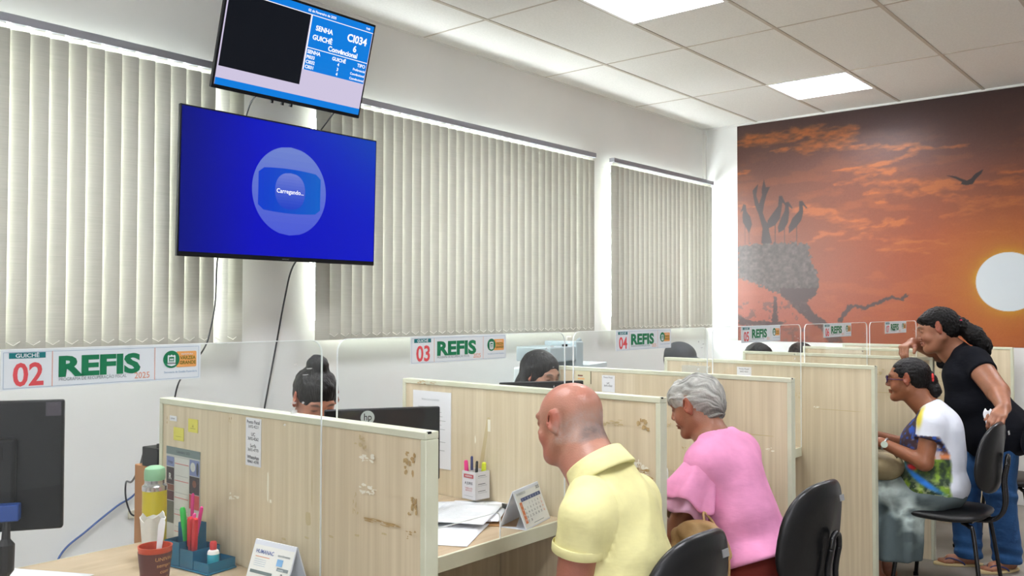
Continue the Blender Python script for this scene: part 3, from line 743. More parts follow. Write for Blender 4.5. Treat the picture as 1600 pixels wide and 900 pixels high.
SILH={
'A' : [(3.628, 2.376), (3.599, 2.454), (3.574, 2.443), (3.571, 2.389), (3.533, 2.334), (3.515, 2.262), (3.544, 2.178), (3.572, 2.23), (3.606, 2.285), (3.609, 2.356), (3.601, 2.4)] ,
'T' : [(3.508, 2.571), (3.453, 2.628), (3.473, 2.524), (3.447, 2.442), (3.417, 2.519), (3.42, 2.572), (3.398, 2.667), (3.38, 2.59), (3.339, 2.591), (3.373, 2.524), (3.399, 2.43), (3.41, 2.36), (3.385, 2.289), (3.357, 2.252), (3.349, 2.182), (3.322, 2.076), (3.426, 2.081), (3.413, 2.22), (3.449, 2.346), (3.486, 2.436), (3.499, 2.508)] ,
'B' : [(3.256, 2.502), (3.228, 2.5), (3.203, 2.446), (3.182, 2.414), (3.194, 2.406), (3.224, 2.443), (3.232, 2.383), (3.248, 2.297), (3.294, 2.24), (3.371, 2.209), (3.363, 2.287), (3.311, 2.354), (3.264, 2.411)] ,
'C' : [(3.194, 2.44), (3.167, 2.442), (3.129, 2.384), (3.136, 2.376), (3.167, 2.404), (3.161, 2.343), (3.172, 2.258), (3.213, 2.192), (3.262, 2.168), (3.269, 2.221), (3.239, 2.297), (3.203, 2.363)] ,
'D' : [(3.07, 2.439), (3.041, 2.441), (2.996, 2.374), (3.006, 2.37), (3.036, 2.403), (3.034, 2.335), (3.052, 2.268), (3.098, 2.211), (3.165, 2.158), (3.168, 2.215), (3.133, 2.29), (3.071, 2.354)] ,
'l1' : [(3.587, 2.248), (3.581, 2.248), (3.582, 2.079), (3.588, 2.079)] ,
'l2' : [(3.549, 2.193), (3.543, 2.192), (3.544, 2.077), (3.55, 2.078)] ,
'l3' : [(3.297, 2.248), (3.288, 2.248), (3.289, 2.074), (3.298, 2.075)] ,
'l4' : [(3.209, 2.209), (3.202, 2.208), (3.203, 2.07), (3.21, 2.071)] ,
'l5' : [(3.098, 2.236), (3.089, 2.236), (3.09, 2.082), (3.099, 2.083)] ,
'N' : [(3.662, 2.065), (3.478, 2.083), (3.223, 2.08), (2.995, 2.052), (2.97, 1.924), (2.911, 1.788), (2.898, 1.67), (2.946, 1.595), (3.067, 1.545), (3.19, 1.572), (3.279, 1.624), (3.406, 1.678), (3.536, 1.732), (3.663, 1.77)] ,
'F' : [(1.865, 2.554), (1.795, 2.539), (1.74, 2.511), (1.712, 2.498), (1.684, 2.51), (1.65, 2.548), (1.595, 2.576), (1.609, 2.544), (1.65, 2.503), (1.671, 2.467), (1.719, 2.461), (1.757, 2.475), (1.747, 2.489), (1.795, 2.521)] ,
'K1' : [(3.267, 1.67), (2.903, 1.665), (2.932, 1.602), (3.011, 1.54), (2.933, 1.441), (2.821, 1.366), (2.738, 1.291), (2.684, 1.196), (2.808, 1.193), (2.877, 1.303), (3.019, 1.399), (3.134, 1.511), (3.222, 1.598)] ,
'K2' : [(2.745, 1.367), (2.693, 1.459), (2.635, 1.527), (2.521, 1.508), (2.403, 1.548), (2.3, 1.593), (2.218, 1.574), (2.172, 1.618), (2.159, 1.6), (2.202, 1.548), (2.294, 1.566), (2.39, 1.524), (2.515, 1.476), (2.608, 1.5), (2.662, 1.443), (2.704, 1.367)] ,
'K3' : [(3.312, 1.598), (3.285, 1.598), (3.268, 1.368), (3.194, 1.361), (3.269, 1.332), (3.639, 1.327), (3.671, 1.438), (3.544, 1.379), (3.329, 1.367)] ,
}

def hash3(ix, iy, iz, seed):
    h = (ix * 374761393 + iy * 668265263 + iz * 1274126177 + seed * 982451653) & 0xFFFFFFFF
    h = (h ^ (h >> 13)) * 1274126177 & 0xFFFFFFFF
    return ((h ^ (h >> 16)) & 0xFFFF) / 65535.0
def vnoise(p, seed=0):
    p = np.asarray(p, float); i = np.floor(p).astype(np.int64); f = p - i; f = f * f * (3 - 2 * f); r = 0
    for dx in (0, 1):
        for dy in (0, 1):
            for dz in (0, 1):
                w = (f[:, 0] if dx else 1 - f[:, 0]) * (f[:, 1] if dy else 1 - f[:, 1]) * (f[:, 2] if dz else 1 - f[:, 2])
                r = r + w * hash3(i[:, 0] + dx, i[:, 1] + dy, i[:, 2] + dz, seed)
    return r
def fbm(p, seed=0, o=4):
    a, s_, t_ = 0.5, 0.0, 0.0
    for k in range(o): s_ = s_ + a * vnoise(np.asarray(p) * 2 ** k, seed + k); t_ += a; a *= 0.5
    return s_ / t_
def lin(c):
    c = np.asarray(c, float) / 255.0
    return np.where(c <= 0.04045, c / 12.92, ((c + 0.055) / 1.055) ** 2.4)
def inside(X, Y, poly):
    r = np.zeros(X.shape, bool); n = len(poly)
    for i in range(n):
        x0, y0 = poly[i]; x1, y1 = poly[(i + 1) % n]
        if y0 == y1: continue
        c = ((y0 > Y) != (y1 > Y)) & (X < (x1 - x0) * (Y - y0) / (y1 - y0) + x0)
        r ^= c
    return r
def mural_color(y, z):
    p = np.stack([y, z, z * 0], 1)
    sy, sz = 1.428, 1.693
    d = np.hypot(y - sy, z - sz)
    tz = np.clip((z - MB_Z0) / (MB_Z1 - MB_Z0), 0, 1)
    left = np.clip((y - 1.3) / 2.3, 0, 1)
    def mix(a, c, w): return a + (np.asarray(c, float) - a) * w[:, None]
    c = np.zeros((len(y), 3)) + np.array([206, 100, 52.])
    c = mix(c, (212, 104, 58), np.clip(1 - tz * 2, 0, 1))
    c = mix(c, (148, 92, 78), np.clip((tz - 0.42) / 0.36, 0, 1))
    c = mix(c, (88, 60, 58), np.clip((tz - 0.72) / 0.28, 0, 1))
    lw = np.clip((left - 0.25) / 0.6, 0, 1) * np.clip((tz - .1) / .3, 0, 1)  # left part: haze of reflected window light painted into the print colours
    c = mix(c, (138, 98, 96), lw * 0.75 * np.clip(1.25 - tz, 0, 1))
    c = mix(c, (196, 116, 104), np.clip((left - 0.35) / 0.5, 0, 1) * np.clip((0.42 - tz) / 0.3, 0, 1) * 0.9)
    c = mix(c, (238, 140, 40), np.exp(-((d - 0.2) / 0.34) ** 2) * 0.8)
    c = mix(c, (252, 186, 30), np.exp(-np.clip(d - 0.228, 0, 9) / 0.05) * 0.95)
    n1 = fbm(np.stack([y * 5, z * 16, z * 0], 1), 3, 5)
    wx = (fbm(np.stack([y * 9, z * 22, z * 0], 1), 11, 4) - 0.5) * 0.12
    wz = (fbm(np.stack([y * 8, z * 20, z * 0 + 5], 1), 12, 4) - 0.5) * 0.085
    cloud = np.zeros(len(y))
    for pl, w in CLOUDS:
        best = np.full(len(y), 9.0); Y = y + wx; Z = z + wz
        for i in range(len(pl) - 1):
            ax, az = pl[i]; bx_, bz = pl[i + 1]; vx, vz = bx_ - ax, bz - az
            t_ = np.clip(((Y - ax) * vx + (Z - az) * vz) / (vx * vx + vz * vz), 0, 1)
            taper = 0.55 + 0.45 * np.sin(np.pi * (i + t_) / (len(pl) - 1))
            best = np.minimum(best, np.hypot((Y - ax - t_ * vx) * 0.5, Z - az - t_ * vz) / taper)
        cloud = np.maximum(cloud, np.clip(1.4 - best / (w * 1.5), 0, 1))
    n3 = fbm(np.stack([y * 16 + 3 * z, z * 48, z * 0], 1), 17, 4)
    cloud = np.clip(cloud * (0.1 + 1.1 * n1) + np.clip(cloud * 3, 0, 1) * (n3 - .5) * 1.5, 0, 1)
    ch = np.clip((n1 - 0.52) * 2.2, 0, .35) * np.clip((0.95 - tz) * 3, 0, 1)
    cc = mix(np.zeros((len(y), 3)) + np.array([236, 138, 66.]), (206, 120, 100), np.clip((left - 0.45) / 0.4, 0, 1) * np.clip(1.4 - tz * 1.6, 0, 1))
    w = np.clip(cloud + ch, 0, 1)[:, None] * 0.85
    c = c + (cc - c) * w
    grain = (vnoise(np.stack([y * 160, z * 160, z * 0], 1), 8) - 0.5) * 8
    c = c + grain[:, None]
    e = 0.003
    def cover(poly, warp=0.0):
        Y = y + (warp * (vnoise(np.stack([y * 60, z * 60, z * 0], 1), 21) - .5)); Z = z + (warp * (vnoise(np.stack([y * 60, z * 60, z * 0 + 3], 1), 22) - .5))
        return (inside(Y, Z, poly) * 1. + inside(Y + e, Z, poly) + inside(Y, Z + e, poly) + inside(Y + e, Z + e, poly)) / 4
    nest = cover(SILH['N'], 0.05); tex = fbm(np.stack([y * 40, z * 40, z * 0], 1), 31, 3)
    col = np.array([112, 104, 106.]) + (tex - .5)[:, None] * 60  # nest grey lightened, window glare painted into its colour
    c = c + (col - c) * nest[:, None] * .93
    for k, q in SILH.items():
        if k == 'N': continue
        wv = cover(q, 0.02 if k[0] == 'K' else 0.0)
        dc = {'F': (52, 40, 40), 'K': (100, 78, 80)}.get(k[0], (82, 70, 74))
        c = mix(c, dc, wv * (.72 if k[0] == 'l' else .95))
    sp = (fbm(np.stack([y * 30, z * 30, z * 0], 1), 41, 3) > .62) & (y > 3.0) & (z < 1.55)
    c = mix(c, (120, 96, 98), sp * .6)
    disc = np.clip((0.2285 - d) / 0.004, 0, 1)[:, None]
    a = lin(np.clip(c, 0, 255)) * np.array([0.385, 0.36, 0.33])
    return a + (lin((190, 197, 200)) - a) * disc
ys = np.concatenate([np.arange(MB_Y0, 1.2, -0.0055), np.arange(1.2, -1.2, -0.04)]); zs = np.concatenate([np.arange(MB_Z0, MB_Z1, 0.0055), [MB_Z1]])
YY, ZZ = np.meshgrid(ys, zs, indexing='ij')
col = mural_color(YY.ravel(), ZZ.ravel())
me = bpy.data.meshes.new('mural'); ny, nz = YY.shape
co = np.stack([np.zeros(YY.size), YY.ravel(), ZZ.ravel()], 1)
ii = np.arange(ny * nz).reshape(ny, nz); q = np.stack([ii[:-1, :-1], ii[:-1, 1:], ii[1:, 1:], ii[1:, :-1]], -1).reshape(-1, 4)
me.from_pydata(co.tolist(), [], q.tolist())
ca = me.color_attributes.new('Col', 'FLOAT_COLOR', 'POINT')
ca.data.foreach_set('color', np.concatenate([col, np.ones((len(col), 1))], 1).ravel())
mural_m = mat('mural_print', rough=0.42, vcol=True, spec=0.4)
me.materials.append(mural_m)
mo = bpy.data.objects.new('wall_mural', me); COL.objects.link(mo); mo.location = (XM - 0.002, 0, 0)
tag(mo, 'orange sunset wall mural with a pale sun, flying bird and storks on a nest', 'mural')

# ---------------------------------------------------------------- small things on the partitions
yellow_n = mat('sticky_note', (222, 214, 96), 0.7); ink = mat('ink', (70, 76, 86), 0.7)
def sheet(name, label, cat, x, y0, z0, w, h, m, lines, face=-1, group=None, tilt=0.0):
    """a sheet on the camera-side face of a partition; y0 is its far edge"""
    t = thing(name, label, cat, (x - 0.0012, y0, z0), group=group)
    t.rotation_euler = (tilt, 0, 0)
    b = MB(); b.b2((-.0004, -w, 0), (0.0004, 0, h)); b.build('sheet', m, t)
    P = Print((-.0004, 0, 0), (0, -1, 0), (0, 0, 1), step=.0002, base=.0003)
    for l in lines: l(P)
    if P.mats: P.build('lettering', t)
    return t
F1 = X1 + 0.004; F2 = F1 + DX; F3 = F1 + 2 * DX; F4 = F1 + 3 * DX
T = lambda *a, **k: (lambda P: P.text(*a, **k)); Rr = lambda *a: (lambda P: P.rect(*a))
sheet('phone_list', 'narrow white phone list taped to the near partition', 'paper', F1, 2.182, 1.038, .074, .134, paper_m,
      [T('Ponto Fiscal', .037, .118, .0135, ink, 1, .02, 'CENTER', .95), T('3692-4221', .037, .106, .012, ink, 1, .01, 'CENTER'), T('UC', .037, .084, .0135, ink, 1, .02, 'CENTER'), T('3692-4262', .037, .072, .012, ink, 1, .02, 'CENTER'),
       T('Serfis', .037, .052, .0135, ink, 1, .01, 'CENTER'), T('3692-4770', .037, .041, .012, ink, 1, .01, 'CENTER'), T('WhatsApp', .037, .02, .013, ink, 1, .03, 'CENTER'), T('98461-4398', .037, .008, .0115, ink, 1, .02, 'CENTER')])
sheet('sticky_note', 'yellow sticky note stuck higher on the near partition', 'sticky note', F1, 2.49, 1.103, .054, .04, yellow_n, [T('4', .027, .014, .014, olive_m, 1, 0, 'CENTER'), Rr(.012, .011, .042, .012, olive_m, 1)], group='sticky notes on the near partition')
sheet('sticky_note', 'yellow sticky note stuck lower, just above the small poster', 'sticky note', F1, 2.576, 1.07, .06, .04, yellow_n, [Rr(.014, .012, .046, .013, olive_m, 1)], group='sticky notes on the near partition')
sheet('paper_slip', 'small white slip above the sticky notes on the near partition', 'paper', F1, 2.6, 1.128, .042, .016, paper_m, [T('pronto', .02, .006, .008, ink, 1, 0, 'CENTER')])
pd = mat('poster_dark', (52, 42, 44), .5); pr = mat('poster_red', (196, 70, 72), .5); ph = mat('poster_header', (112, 128, 126), .5); pl_ = mat('poster_pale', (206, 208, 202), .6); pbr = mat('poster_brown', (120, 70, 50), .5); pbl = mat('poster_blue', (120, 132, 176), .5); pbm = mat('poster_maroon', (80, 38, 42), .5)
sheet('wall_poster', 'small calendar poster with dark advertisement squares on the near partition', 'poster', F1, 2.617, .762, .197, .286, mat('poster_grey', (188, 190, 184), .5),
      [Rr(0, .262, .197, .286, ph, 1), T('Calendário 2025', .1, .27, .012, ink, 2, .01, 'CENTER'), Rr(.05, .0, .135, .255, pl_, 1)] +
      [Rr(.052, .236 - .052 * k, .133, .238 - .052 * k, pr, 2) for k in range(5)] + [Rr(.056, .20 - .052 * k, .13, .201 - .052 * k, grey_m, 2) for k in range(4)] +
      [Rr(.002, .225, .048, .255, pbl, 1), T('Adega', .025, .235, .012, ink, 2, .01, 'CENTER'), Rr(.002, .17, .048, .222, pd, 1), T('R', .025, .185, .026, pl_, 2, .03, 'CENTER'), Rr(.002, .15, .048, .169, pbr, 1), Rr(.002, .12, .048, .149, pbm, 1), Rr(.002, .05, .048, .118, mat('poster_olive', (90, 92, 76), .5), 1),
       Rr(.138, .21, .194, .258, pbl, 1), (lambda P: P.disc(.157, .236, .014, pl_, 2)), (lambda P: P.disc(.183, .232, .007, ink, 2, ry=.02)), Rr(.138, .155, .194, .208, pd, 1), (lambda P: P.disc(.166, .186, .011, pbr, 2)), Rr(.138, .11, .194, .153, pr, 1), Rr(.138, .075, .194, .108, pl_, 1), Rr(.138, .03, .194, .073, mat('poster_gold', (120, 88, 54), .5), 1), (lambda P: P.disc(.166, .052, .014, pl_, 2)), (lambda P: P.disc(.166, .052, .010, MATS['poster_gold'], 3))])
rl = random.Random(5)
sheet('typed_sheet', 'white typed sheet taped behind the monitor with the silver mark', 'paper', F2, 2.6, .853, .213, .299, paper_m,
      [T('FICHA DE CADASTRO', .1, .262, .01, grey_m, 1, 0, 'CENTER')] + [Rr(.03, .235 - .0165 * k, .03 + rl.uniform(.05, .16), .2365 - .0165 * k, grey_m, 1) for k in range(13)])
sheet('phone_list', 'small white phone note on the partition behind the bald man', 'paper', F3, 2.393, 1.083, .073, .08, paper_m, [T('Ponto Fiscal', .036, .066, .0105, ink, 1, .01, 'CENTER'), T('UC', .036, .038, .012, ink, 1, .02, 'CENTER'), T('3692-4262', .036, .026, .011, ink, 1, .02, 'CENTER')])
sheet('framed_label', 'small label with a black border beside the long haired clerk', 'label', F3, 2.545, 1.115, .09, .068, mat('cream_label', (214, 204, 168), .6), [Rr(0, .063, .09, .068, blackmat_m, 1), Rr(.086, 0, .09, .068, blackmat_m, 1), Rr(.01, .035, .04, .042, pbr, 1), Rr(.01, .02, .05, .027, orange_m, 1)])
sheet('taped_paper', 'white printed paper on the partition in front of the woman in pink', 'paper', F3, 1.86, .845, .11, .1, paper_m, [Rr(.01, .045, .09, .055, mat('print_blue', (70, 100, 150), .6), 1), Rr(.01, .075, .09, .08, grey_m, 1)])
sheet('phone_list', 'small white note on the partition beside the clerk in the cap', 'paper', F4, 2.2, 1.09, .085, .07, paper_m, [T('Ponto Fiscal', .042, .055, .012, ink, 1, .01, 'CENTER'), T('3692-4221', .042, .04, .012, ink, 1, .01, 'CENTER')])
b = MB(); b.b2((F4 - .03, 2.36, 1.08), (F4 - .001, 2.53, 1.155)); o = b.build('leaflet_holder', glass_mat('clear_plastic', (.95, .96, .95), .25), None, bevel=.003); tag(o, 'clear plastic leaflet holder on the far partition below the capped clerk', 'leaflet holder')

# ---------------------------------------------------------------- near counter (02): thermos, cups, tray, papers, calendar
t = thing('thermos_flask', 'yellow thermos flask with a green lid and steel collar', 'thermos', (1.312, 2.475, ZD))
b = MB(); b.lathe([(.030, 0), (.034, .004), (.034, .193), (.033, .198)]); b.build('body', mat('thermos_yellow', (196, 178, 30), .4), t, smooth='auto')
b = MB(); b.lathe([(.0345, .194), (.035, .198), (.035, .207), (.031, .21), (.028, .214), (.028, .22), (.0275, .22), (.028, .2205), (.028, .228)]); b.build('collar', mat('steel', (205, 205, 205), .2, metal=.95), t, smooth='auto')
b = MB(); b.lathe([(.0285, .224), (.0295, .228), (.0295, .25), (.027, .258), (.018, .2635), (.004, .2645)]); b.build('lid', mat('thermos_green', (142, 190, 150), .45), t, smooth='auto')
t = thing('paper_cup', 'white plastic cup with a crumpled rim standing beside the thermos', 'cup', (1.268, 2.40, ZD))
b = MB(); b.lathe([(.024, 0), (.033, .128), (.0345, .135), (.0325, .135), (.023, .004)], n=24)
for i in range(24 * 1, 24 * 4):
    v = b.v[i]; a = math.atan2(v[1], v[0]); b.v[i] = (v[0] * (1 + .06 * math.sin(5 * a)), v[1] * (1 + .06 * math.sin(5 * a)), v[2] + .006 * math.sin(3 * a + 1) + .004 * math.sin(7 * a))
b.build('cup', mat('cup_white', (232, 230, 222), .5, trans=.15), t, smooth='auto')
t = thing('plastic_mug', 'red plastic mug with a brown band, holding a white knife', 'mug', (1.148, 2.16, ZD))
rd = mat('mug_red', (196, 70, 38), .4)
b = MB(); b.lathe([(.028, 0), (.030, .003), (.0415, .117), (.0425, .12), (.039, .12), (.028, .006)], n=36); b.build('body', rd, t, smooth='auto')
b = MB(); b.lathe([(.0322, .018), (.0415, .106), (.0417, .1062), (.0324, .0178)], n=36); b.build('band', mat('mug_brown', (92, 44, 40), .5), t, smooth='auto')
P = Print((0, 0, 0), (.885, -.465, 0), (0, 0, 1)); gm = mat('mug_gold', (190, 140, 84), .5)
for k, wd in enumerate(('UNIVAG', 'sempre', 'com', 'você')):
    vs, fs = text_geo(wd, .013, .01, 'CENTER', 1.1)
    out = []
    for a, c_ in vs:
        z = .088 - .016 * k + c_; R_ = .0322 + (z - .018) / .088 * .0093 + .0006; th = math.radians(-118 + 38) + a / R_
        out.append((R_ * math.cos(th), R_ * math.sin(th), z))
    P.mb.add(out, fs, P.mi(gm))
P.build('lettering', t)
t = thing('plastic_knife', 'white plastic knife standing in the red mug', 'knife', (1.150, 2.165, ZD + .008))
b = MB(); b.prism([(-.006, 0), (.006, 0), (.0065, .1), (.0085, .13), (.0085, .168), (.004, .178), (-.004, .178), (-.0085, .16), (-.0065, .1)], (0, 0, 0), (.8, -.6, 0), (.1, -.02, .995), (.001, .0015, 0)); b.build('blade', mat('cutlery_white', (240, 240, 240), .35), t, bevel=.0006)
tb = bpy.data.materials.new('blue_acrylic'); MATS['blue_acrylic'] = tb; tb.use_nodes = True
bs = tb.node_tree.nodes['Principled BSDF']; bs.inputs['Base Color'].default_value = srgb(20, 112, 150); bs.inputs['Roughness'].default_value = .2; bs.inputs['Alpha'].default_value = .82
t = thing('desk_organizer', 'translucent blue desk organizer with compartments, holding pens', 'desk organizer', (1.345, 2.283, ZD + .001), math.radians(7))
b = MB(); b.b2((-.05, -.1, 0), (.048, .1, .005)); b.build('base', tb, t, bevel=.001)
for (x0, y0, x1, y1, h) in ((.0, .03, .046, .096, .11), (-.045, .03, -.002, .096, .07), (-.045, -.03, .046, .026, .055), (-.045, -.096, .046, -.034, .03)):
    b = MB(); w = .0018
    b.b2((x0, y0, .005), (x1, y0 + w, h)); b.b2((x0, y1 - w, .005), (x1, y1, h)); b.b2((x0, y0 + w, .005), (x0 + w, y1 - w, h)); b.b2((x1 - w, y0 + w, .005), (x1, y1 - w, h)); b.build('compartment', tb, t)
def pen(name, label, cat, p, d, L_, r, rgb, cap=None, group='pens in the blue desk organizer', base_r=None):
    d = Vector(d).normalized(); t = thing(name, label, cat, p, group=group)
    b = MB(); b.cyl((0, 0, 0), d * L_ * .68, r * .9, r, 12); b.build('barrel', mat('pen_%d_%d_%d' % rgb, rgb, .35), t, smooth='auto')
    cp = cap or rgb
    b = MB(); b.tube([d * L_ * .66, d * L_ * .7, d * L_ * .97, d * L_], r, n=12, rad=[r * 1.05, r * 1.1, r * 1.0, r * .6]); b.build('cap', mat('pen_%d_%d_%d' % cp, cp, .35), t, smooth='auto')
    return t
pz = ZD + .008
pen('marker_pen', 'green marker leaning in the blue desk organizer', 'pen', (1.335, 2.325, pz), (-.1, .05, 1), .155, .008, (40, 178, 70))
pen('ballpoint_pen', 'purple pen standing tallest in the blue desk organizer', 'pen', (1.358, 2.355, pz), (.02, -.03, 1), .185, .0045, (110, 60, 130), (210, 60, 130))
pen('ballpoint_pen', 'pink pen leaning in the blue desk organizer, right of the green marker', 'pen', (1.352, 2.335, pz), (.0, -.32, 1), .165, .005, (235, 60, 150))
pen('ballpoint_pen', 'second pink pen leaning beside the first, lower in the organizer', 'pen', (1.334, 2.335, pz), (.02, -.28, 1), .145, .005, (225, 70, 150), (236, 90, 160))
t = thing('stapler', 'red stapler standing upright in the blue desk organizer', 'stapler', (1.322, 2.292, pz))
b = MB(); b.prism([(-.014, 0), (-.001, 0), (-.003, .055), (-.004, .125), (-.010, .133), (-.02, .125), (-.019, .05)], (0, 0, 0), (0, -1, 0), (0, 0, 1), (.012, 0, 0)); b.build('upper_arm', mat('stapler_red', (206, 44, 52), .35), t, bevel=.002)
b = MB(); b.prism([(.003, 0), (.015, 0), (.02, .07), (.021, .128), (.012, .132), (.005, .085)], (0, 0, 0), (0, -1, 0), (0, 0, 1), (.012, 0, 0)); b.build('lower_arm', MATS['stapler_red'], t, bevel=.002)
t = thing('correction_fluid', 'small turquoise and white bottle with a red cap in the organizer', 'bottle', (1.345, 2.212, pz))
b = MB(); b.lathe([(.014, 0), (.016, .003), (.016, .040), (.012, .046)]); b.build('body', mat('bottle_teal', (40, 160, 180), .3), t, smooth='auto')
b = MB(); b.lathe([(.0162, .040), (.0145, .048), (.010, .052)]); b.build('shoulder', white_m, t, smooth='auto')
b = MB(); b.lathe([(.0095, .051), (.0095, .070), (.007, .074)]); b.build('cap', mat('cap_red', (190, 50, 54), .4), t, smooth='auto')
def paper(label, x, y, rz, z, w=.21, h=.297, lines=0, seed=0, group='loose papers on the counters', m=paper_m):
    t = thing('paper_sheet', label, 'paper', (x, y, z), rz, group=group)
    b = MB(); b.grid(lambda i, j: ((i - .5) * w, (j - .5) * h, .0006 + .0012 * (math.sin(3 * i + seed) * math.sin(2.5 * j + seed) + 1)), 6, 8); b.build('sheet', m, t, smooth=True, solid=.0004)
    if lines:
        P = Print((0, 0, .0032), (1, 0, 0), (0, 1, 0), step=.0001, base=.0002); r = random.Random(seed)
        for k in range(lines): P.rect(-w * .4, h * .4 - k * h * .8 / lines, -w * .4 + w * r.uniform(.3, .8), h * .4 - k * h * .8 / lines + .0014, grey_m, 0)
        P.build('print', t)
    return t
paper('blank white sheet lying on top at the left edge counter', 0.93, 2.50, math.radians(28), ZD + .0035, .24, .32)
paper('white sheet lying underneath at the left edge counter', 0.80, 2.40, math.radians(12), ZD + .0004)
def tent(name, label, loc, rz, w, d, h, front, back=None):
    """folded desk calendar: ridge along local x, front face towards -y"""
    t = thing(name, label, 'desk calendar', loc, rz)
    th = .0015
    b = MB(); b.prism([(-d / 2, 0), (-d / 2 + th * 2, 0), (0, h - th * 3), (d / 2 - th * 2, 0), (d / 2, 0), (0.002, h), (-.002, h)], (-w / 2, 0, 0), (0, 1, 0), (0, 0, 1), (w, 0, 0)); b.build('stand', mat('calendar_card', (222, 226, 236), .6), t)
    b = MB(); b.b2((-w / 2, -d / 2, 0), (w / 2, d / 2, .001)); b.build('base', MATS['calendar_card'], t)
    L_ = math.hypot(d / 2, h); up = Vector((0, d / 2, h)).normalized(); n_ = Vector((1, 0, 0)).cross(up)
    b = MB(); b.prism([(0.002, .004), (w - .002, .004), (w - .002, L_ - .003), (.002, L_ - .003)], Vector((-w / 2, -d / 2, 0)) + n_ * .0005, (1, 0, 0), up, n_ * .0012); b.build('leaf', mat('calendar_leaf', (236, 236, 232), .5), t)
    P = Print(Vector((-w / 2, -d / 2, 0)) + n_ * .0018, (1, 0, 0), up, step=.0003, base=.0004); front(P, w, L_); P.build('print', t)
    return t
navy = mat('calendar_navy', (52, 74, 130), .5); corg = mat('calendar_orange', (224, 126, 70), .5)
def cal_front(P, w, L_):
    P.text('FEVEREIRO/25', .012, L_ - .02, .011, grey_m, 1, .01); P.text('2025', w - .032, L_ - .02, .014, ink, 1, .01)
    P.rect(.03, L_ - .043, w - .012, L_ - .031, navy, 1); P.rect(.012, .018, .03, L_ - .043, corg, 1)
    for k, dd in enumerate('STQQSSD'): P.text(dd, .042 + k * (w - .06) / 6.6, L_ - .0405, .009, sign_m, 2, .01, 'CENTER')
    d_ = 1
    for r_ in range(5):
        for c_ in range(7):
            if (r_ == 0 and c_ < 2) or d_ > 28: continue
            P.text(str(d_), .038 + c_ * (w - .056) / 6.3, L_ - .058 - r_ * .0135, .0105, corg if c_ == 6 else ink, 1, .01, 'CENTER'); d_ += 1
    for r_ in range(4): P.text(str(2 + 7 * r_), .021, L_ - .056 - r_ * .0165, .009, sign_m, 2, .01, 'CENTER')
    P.rect(w * .35, .01, w * .75, .012, grey_m, 1)
tent('desk_calendar', 'white tent desk calendar with an orange column, beside the bald man', (2.335, 1.905, ZD + .0005), math.radians(14), .195, .1, .122, cal_front)
hum = mat('print_violet', (96, 116, 176), .5)
def ad_front(P, w, L_):
    P.text('HUMANAC', .014, L_ - .033, .0135, hum, 1, .02); P.rect(.016, L_ - .042, .07, L_ - .0405, corg, 1)
    for k in range(4): P.rect(.016, L_ - .049 - .005 * k, .06, L_ - .0482 - .005 * k, sblue_m, 1)
    P.text('atendimento', w - .058, L_ - .032, .009, grey_m, 1, .01); P.rect(w - .056, L_ - .055, w - .034, L_ - .038, mat('print_sky', (130, 180, 226), .5), 1)
    P.rect(w - .05, L_ - .066, w - .008, L_ - .058, grey_m, 1); P.text('contato', w - .047, L_ - .0645, .007, sign_m, 2, .01)
    P.rect(.01, L_ - .083, w - .062, L_ - .075, mat('print_slate', (108, 124, 126), .5), 1)
    for k, s_ in enumerate('202'): P.text(s_, w - .028, L_ - .084 - .016 * k, .018, ink, 1, .02, 'CENTER')
tent('desk_calendar', 'white tent desk calendar with small advertisements, leaning near the partition base', (1.358, 1.935, ZD + .0005), math.radians(-84), .155, .09, .122, ad_front)

# board, adapter, cables at the end of the near partition
b = MB(); b.b2((X1, YF + .002, 0), (X1 + PT, 2.815, .968)); o = b.build('side_board', mdf_m, None, bevel=.002); tag(o, 'orange brown board standing at the far end of the near partition', 'board')
t = thing('power_adapter', 'black power adapter box on top of the orange brown board', 'adapter', (X1 + .021, 2.725, .968))
b = MB(); b.b2((-.02, -.055, 0), (.03, .045, .062)); b.build('case', black_m, t, bevel=.003)
b = MB(); b.b2((-.005, -.05, .062), (.02, -.02, .075)); b.tube(smooth_path([(.005, -.045, .07), (.01, -.06, .085), (.02, -.09, .11)]), .004, n=7); b.build('plug', black_m, t)
b = MB(); b.tube(smooth_path([(-.018, .04, .035), (.1, .3, -.06), (.3, .75, -.19), (.5, 1.2, -.28), (.52, 1.24, -.36), (.545, 1.248, -.43), (.565, 1.25, -.45)]), .004, n=7); b.build('cord', cable_m, t)
b = MB(); b.tube(smooth_path([(2.2, 3.985, .86), (2.12, 3.98, .74), (2.013, 3.982, .615), (1.93, 3.98, .575), (1.8, 3.984, .49), (1.68, 3.98, .40), (1.62, 3.98, .2), (1.6, 3.98, .01)]), .0045, n=7); o = b.build('network_cable', blue_cable_m); tag(o, 'blue network cable running diagonally along the window wall', 'cable')
t = thing('wall_outlet', 'small cream outlet low on the window wall, where the black cord ends', 'outlet', (2.01, YW, .52))
b = MB(); b.b2((-.02, -.01, -.018), (.02, 0, .02)); b.build('plate', mat('cream_plastic', (214, 208, 190), .5), t, bevel=.003)
t = thing('wall_outlet', 'white oblong switch plate on the window wall, right of the photocopier', 'outlet', (5.42, YW, 1.215))
b = MB(); b.b2((-.035, -.012, -.055), (.035, 0, .055)); b.build('plate', white_m, t, bevel=.006)

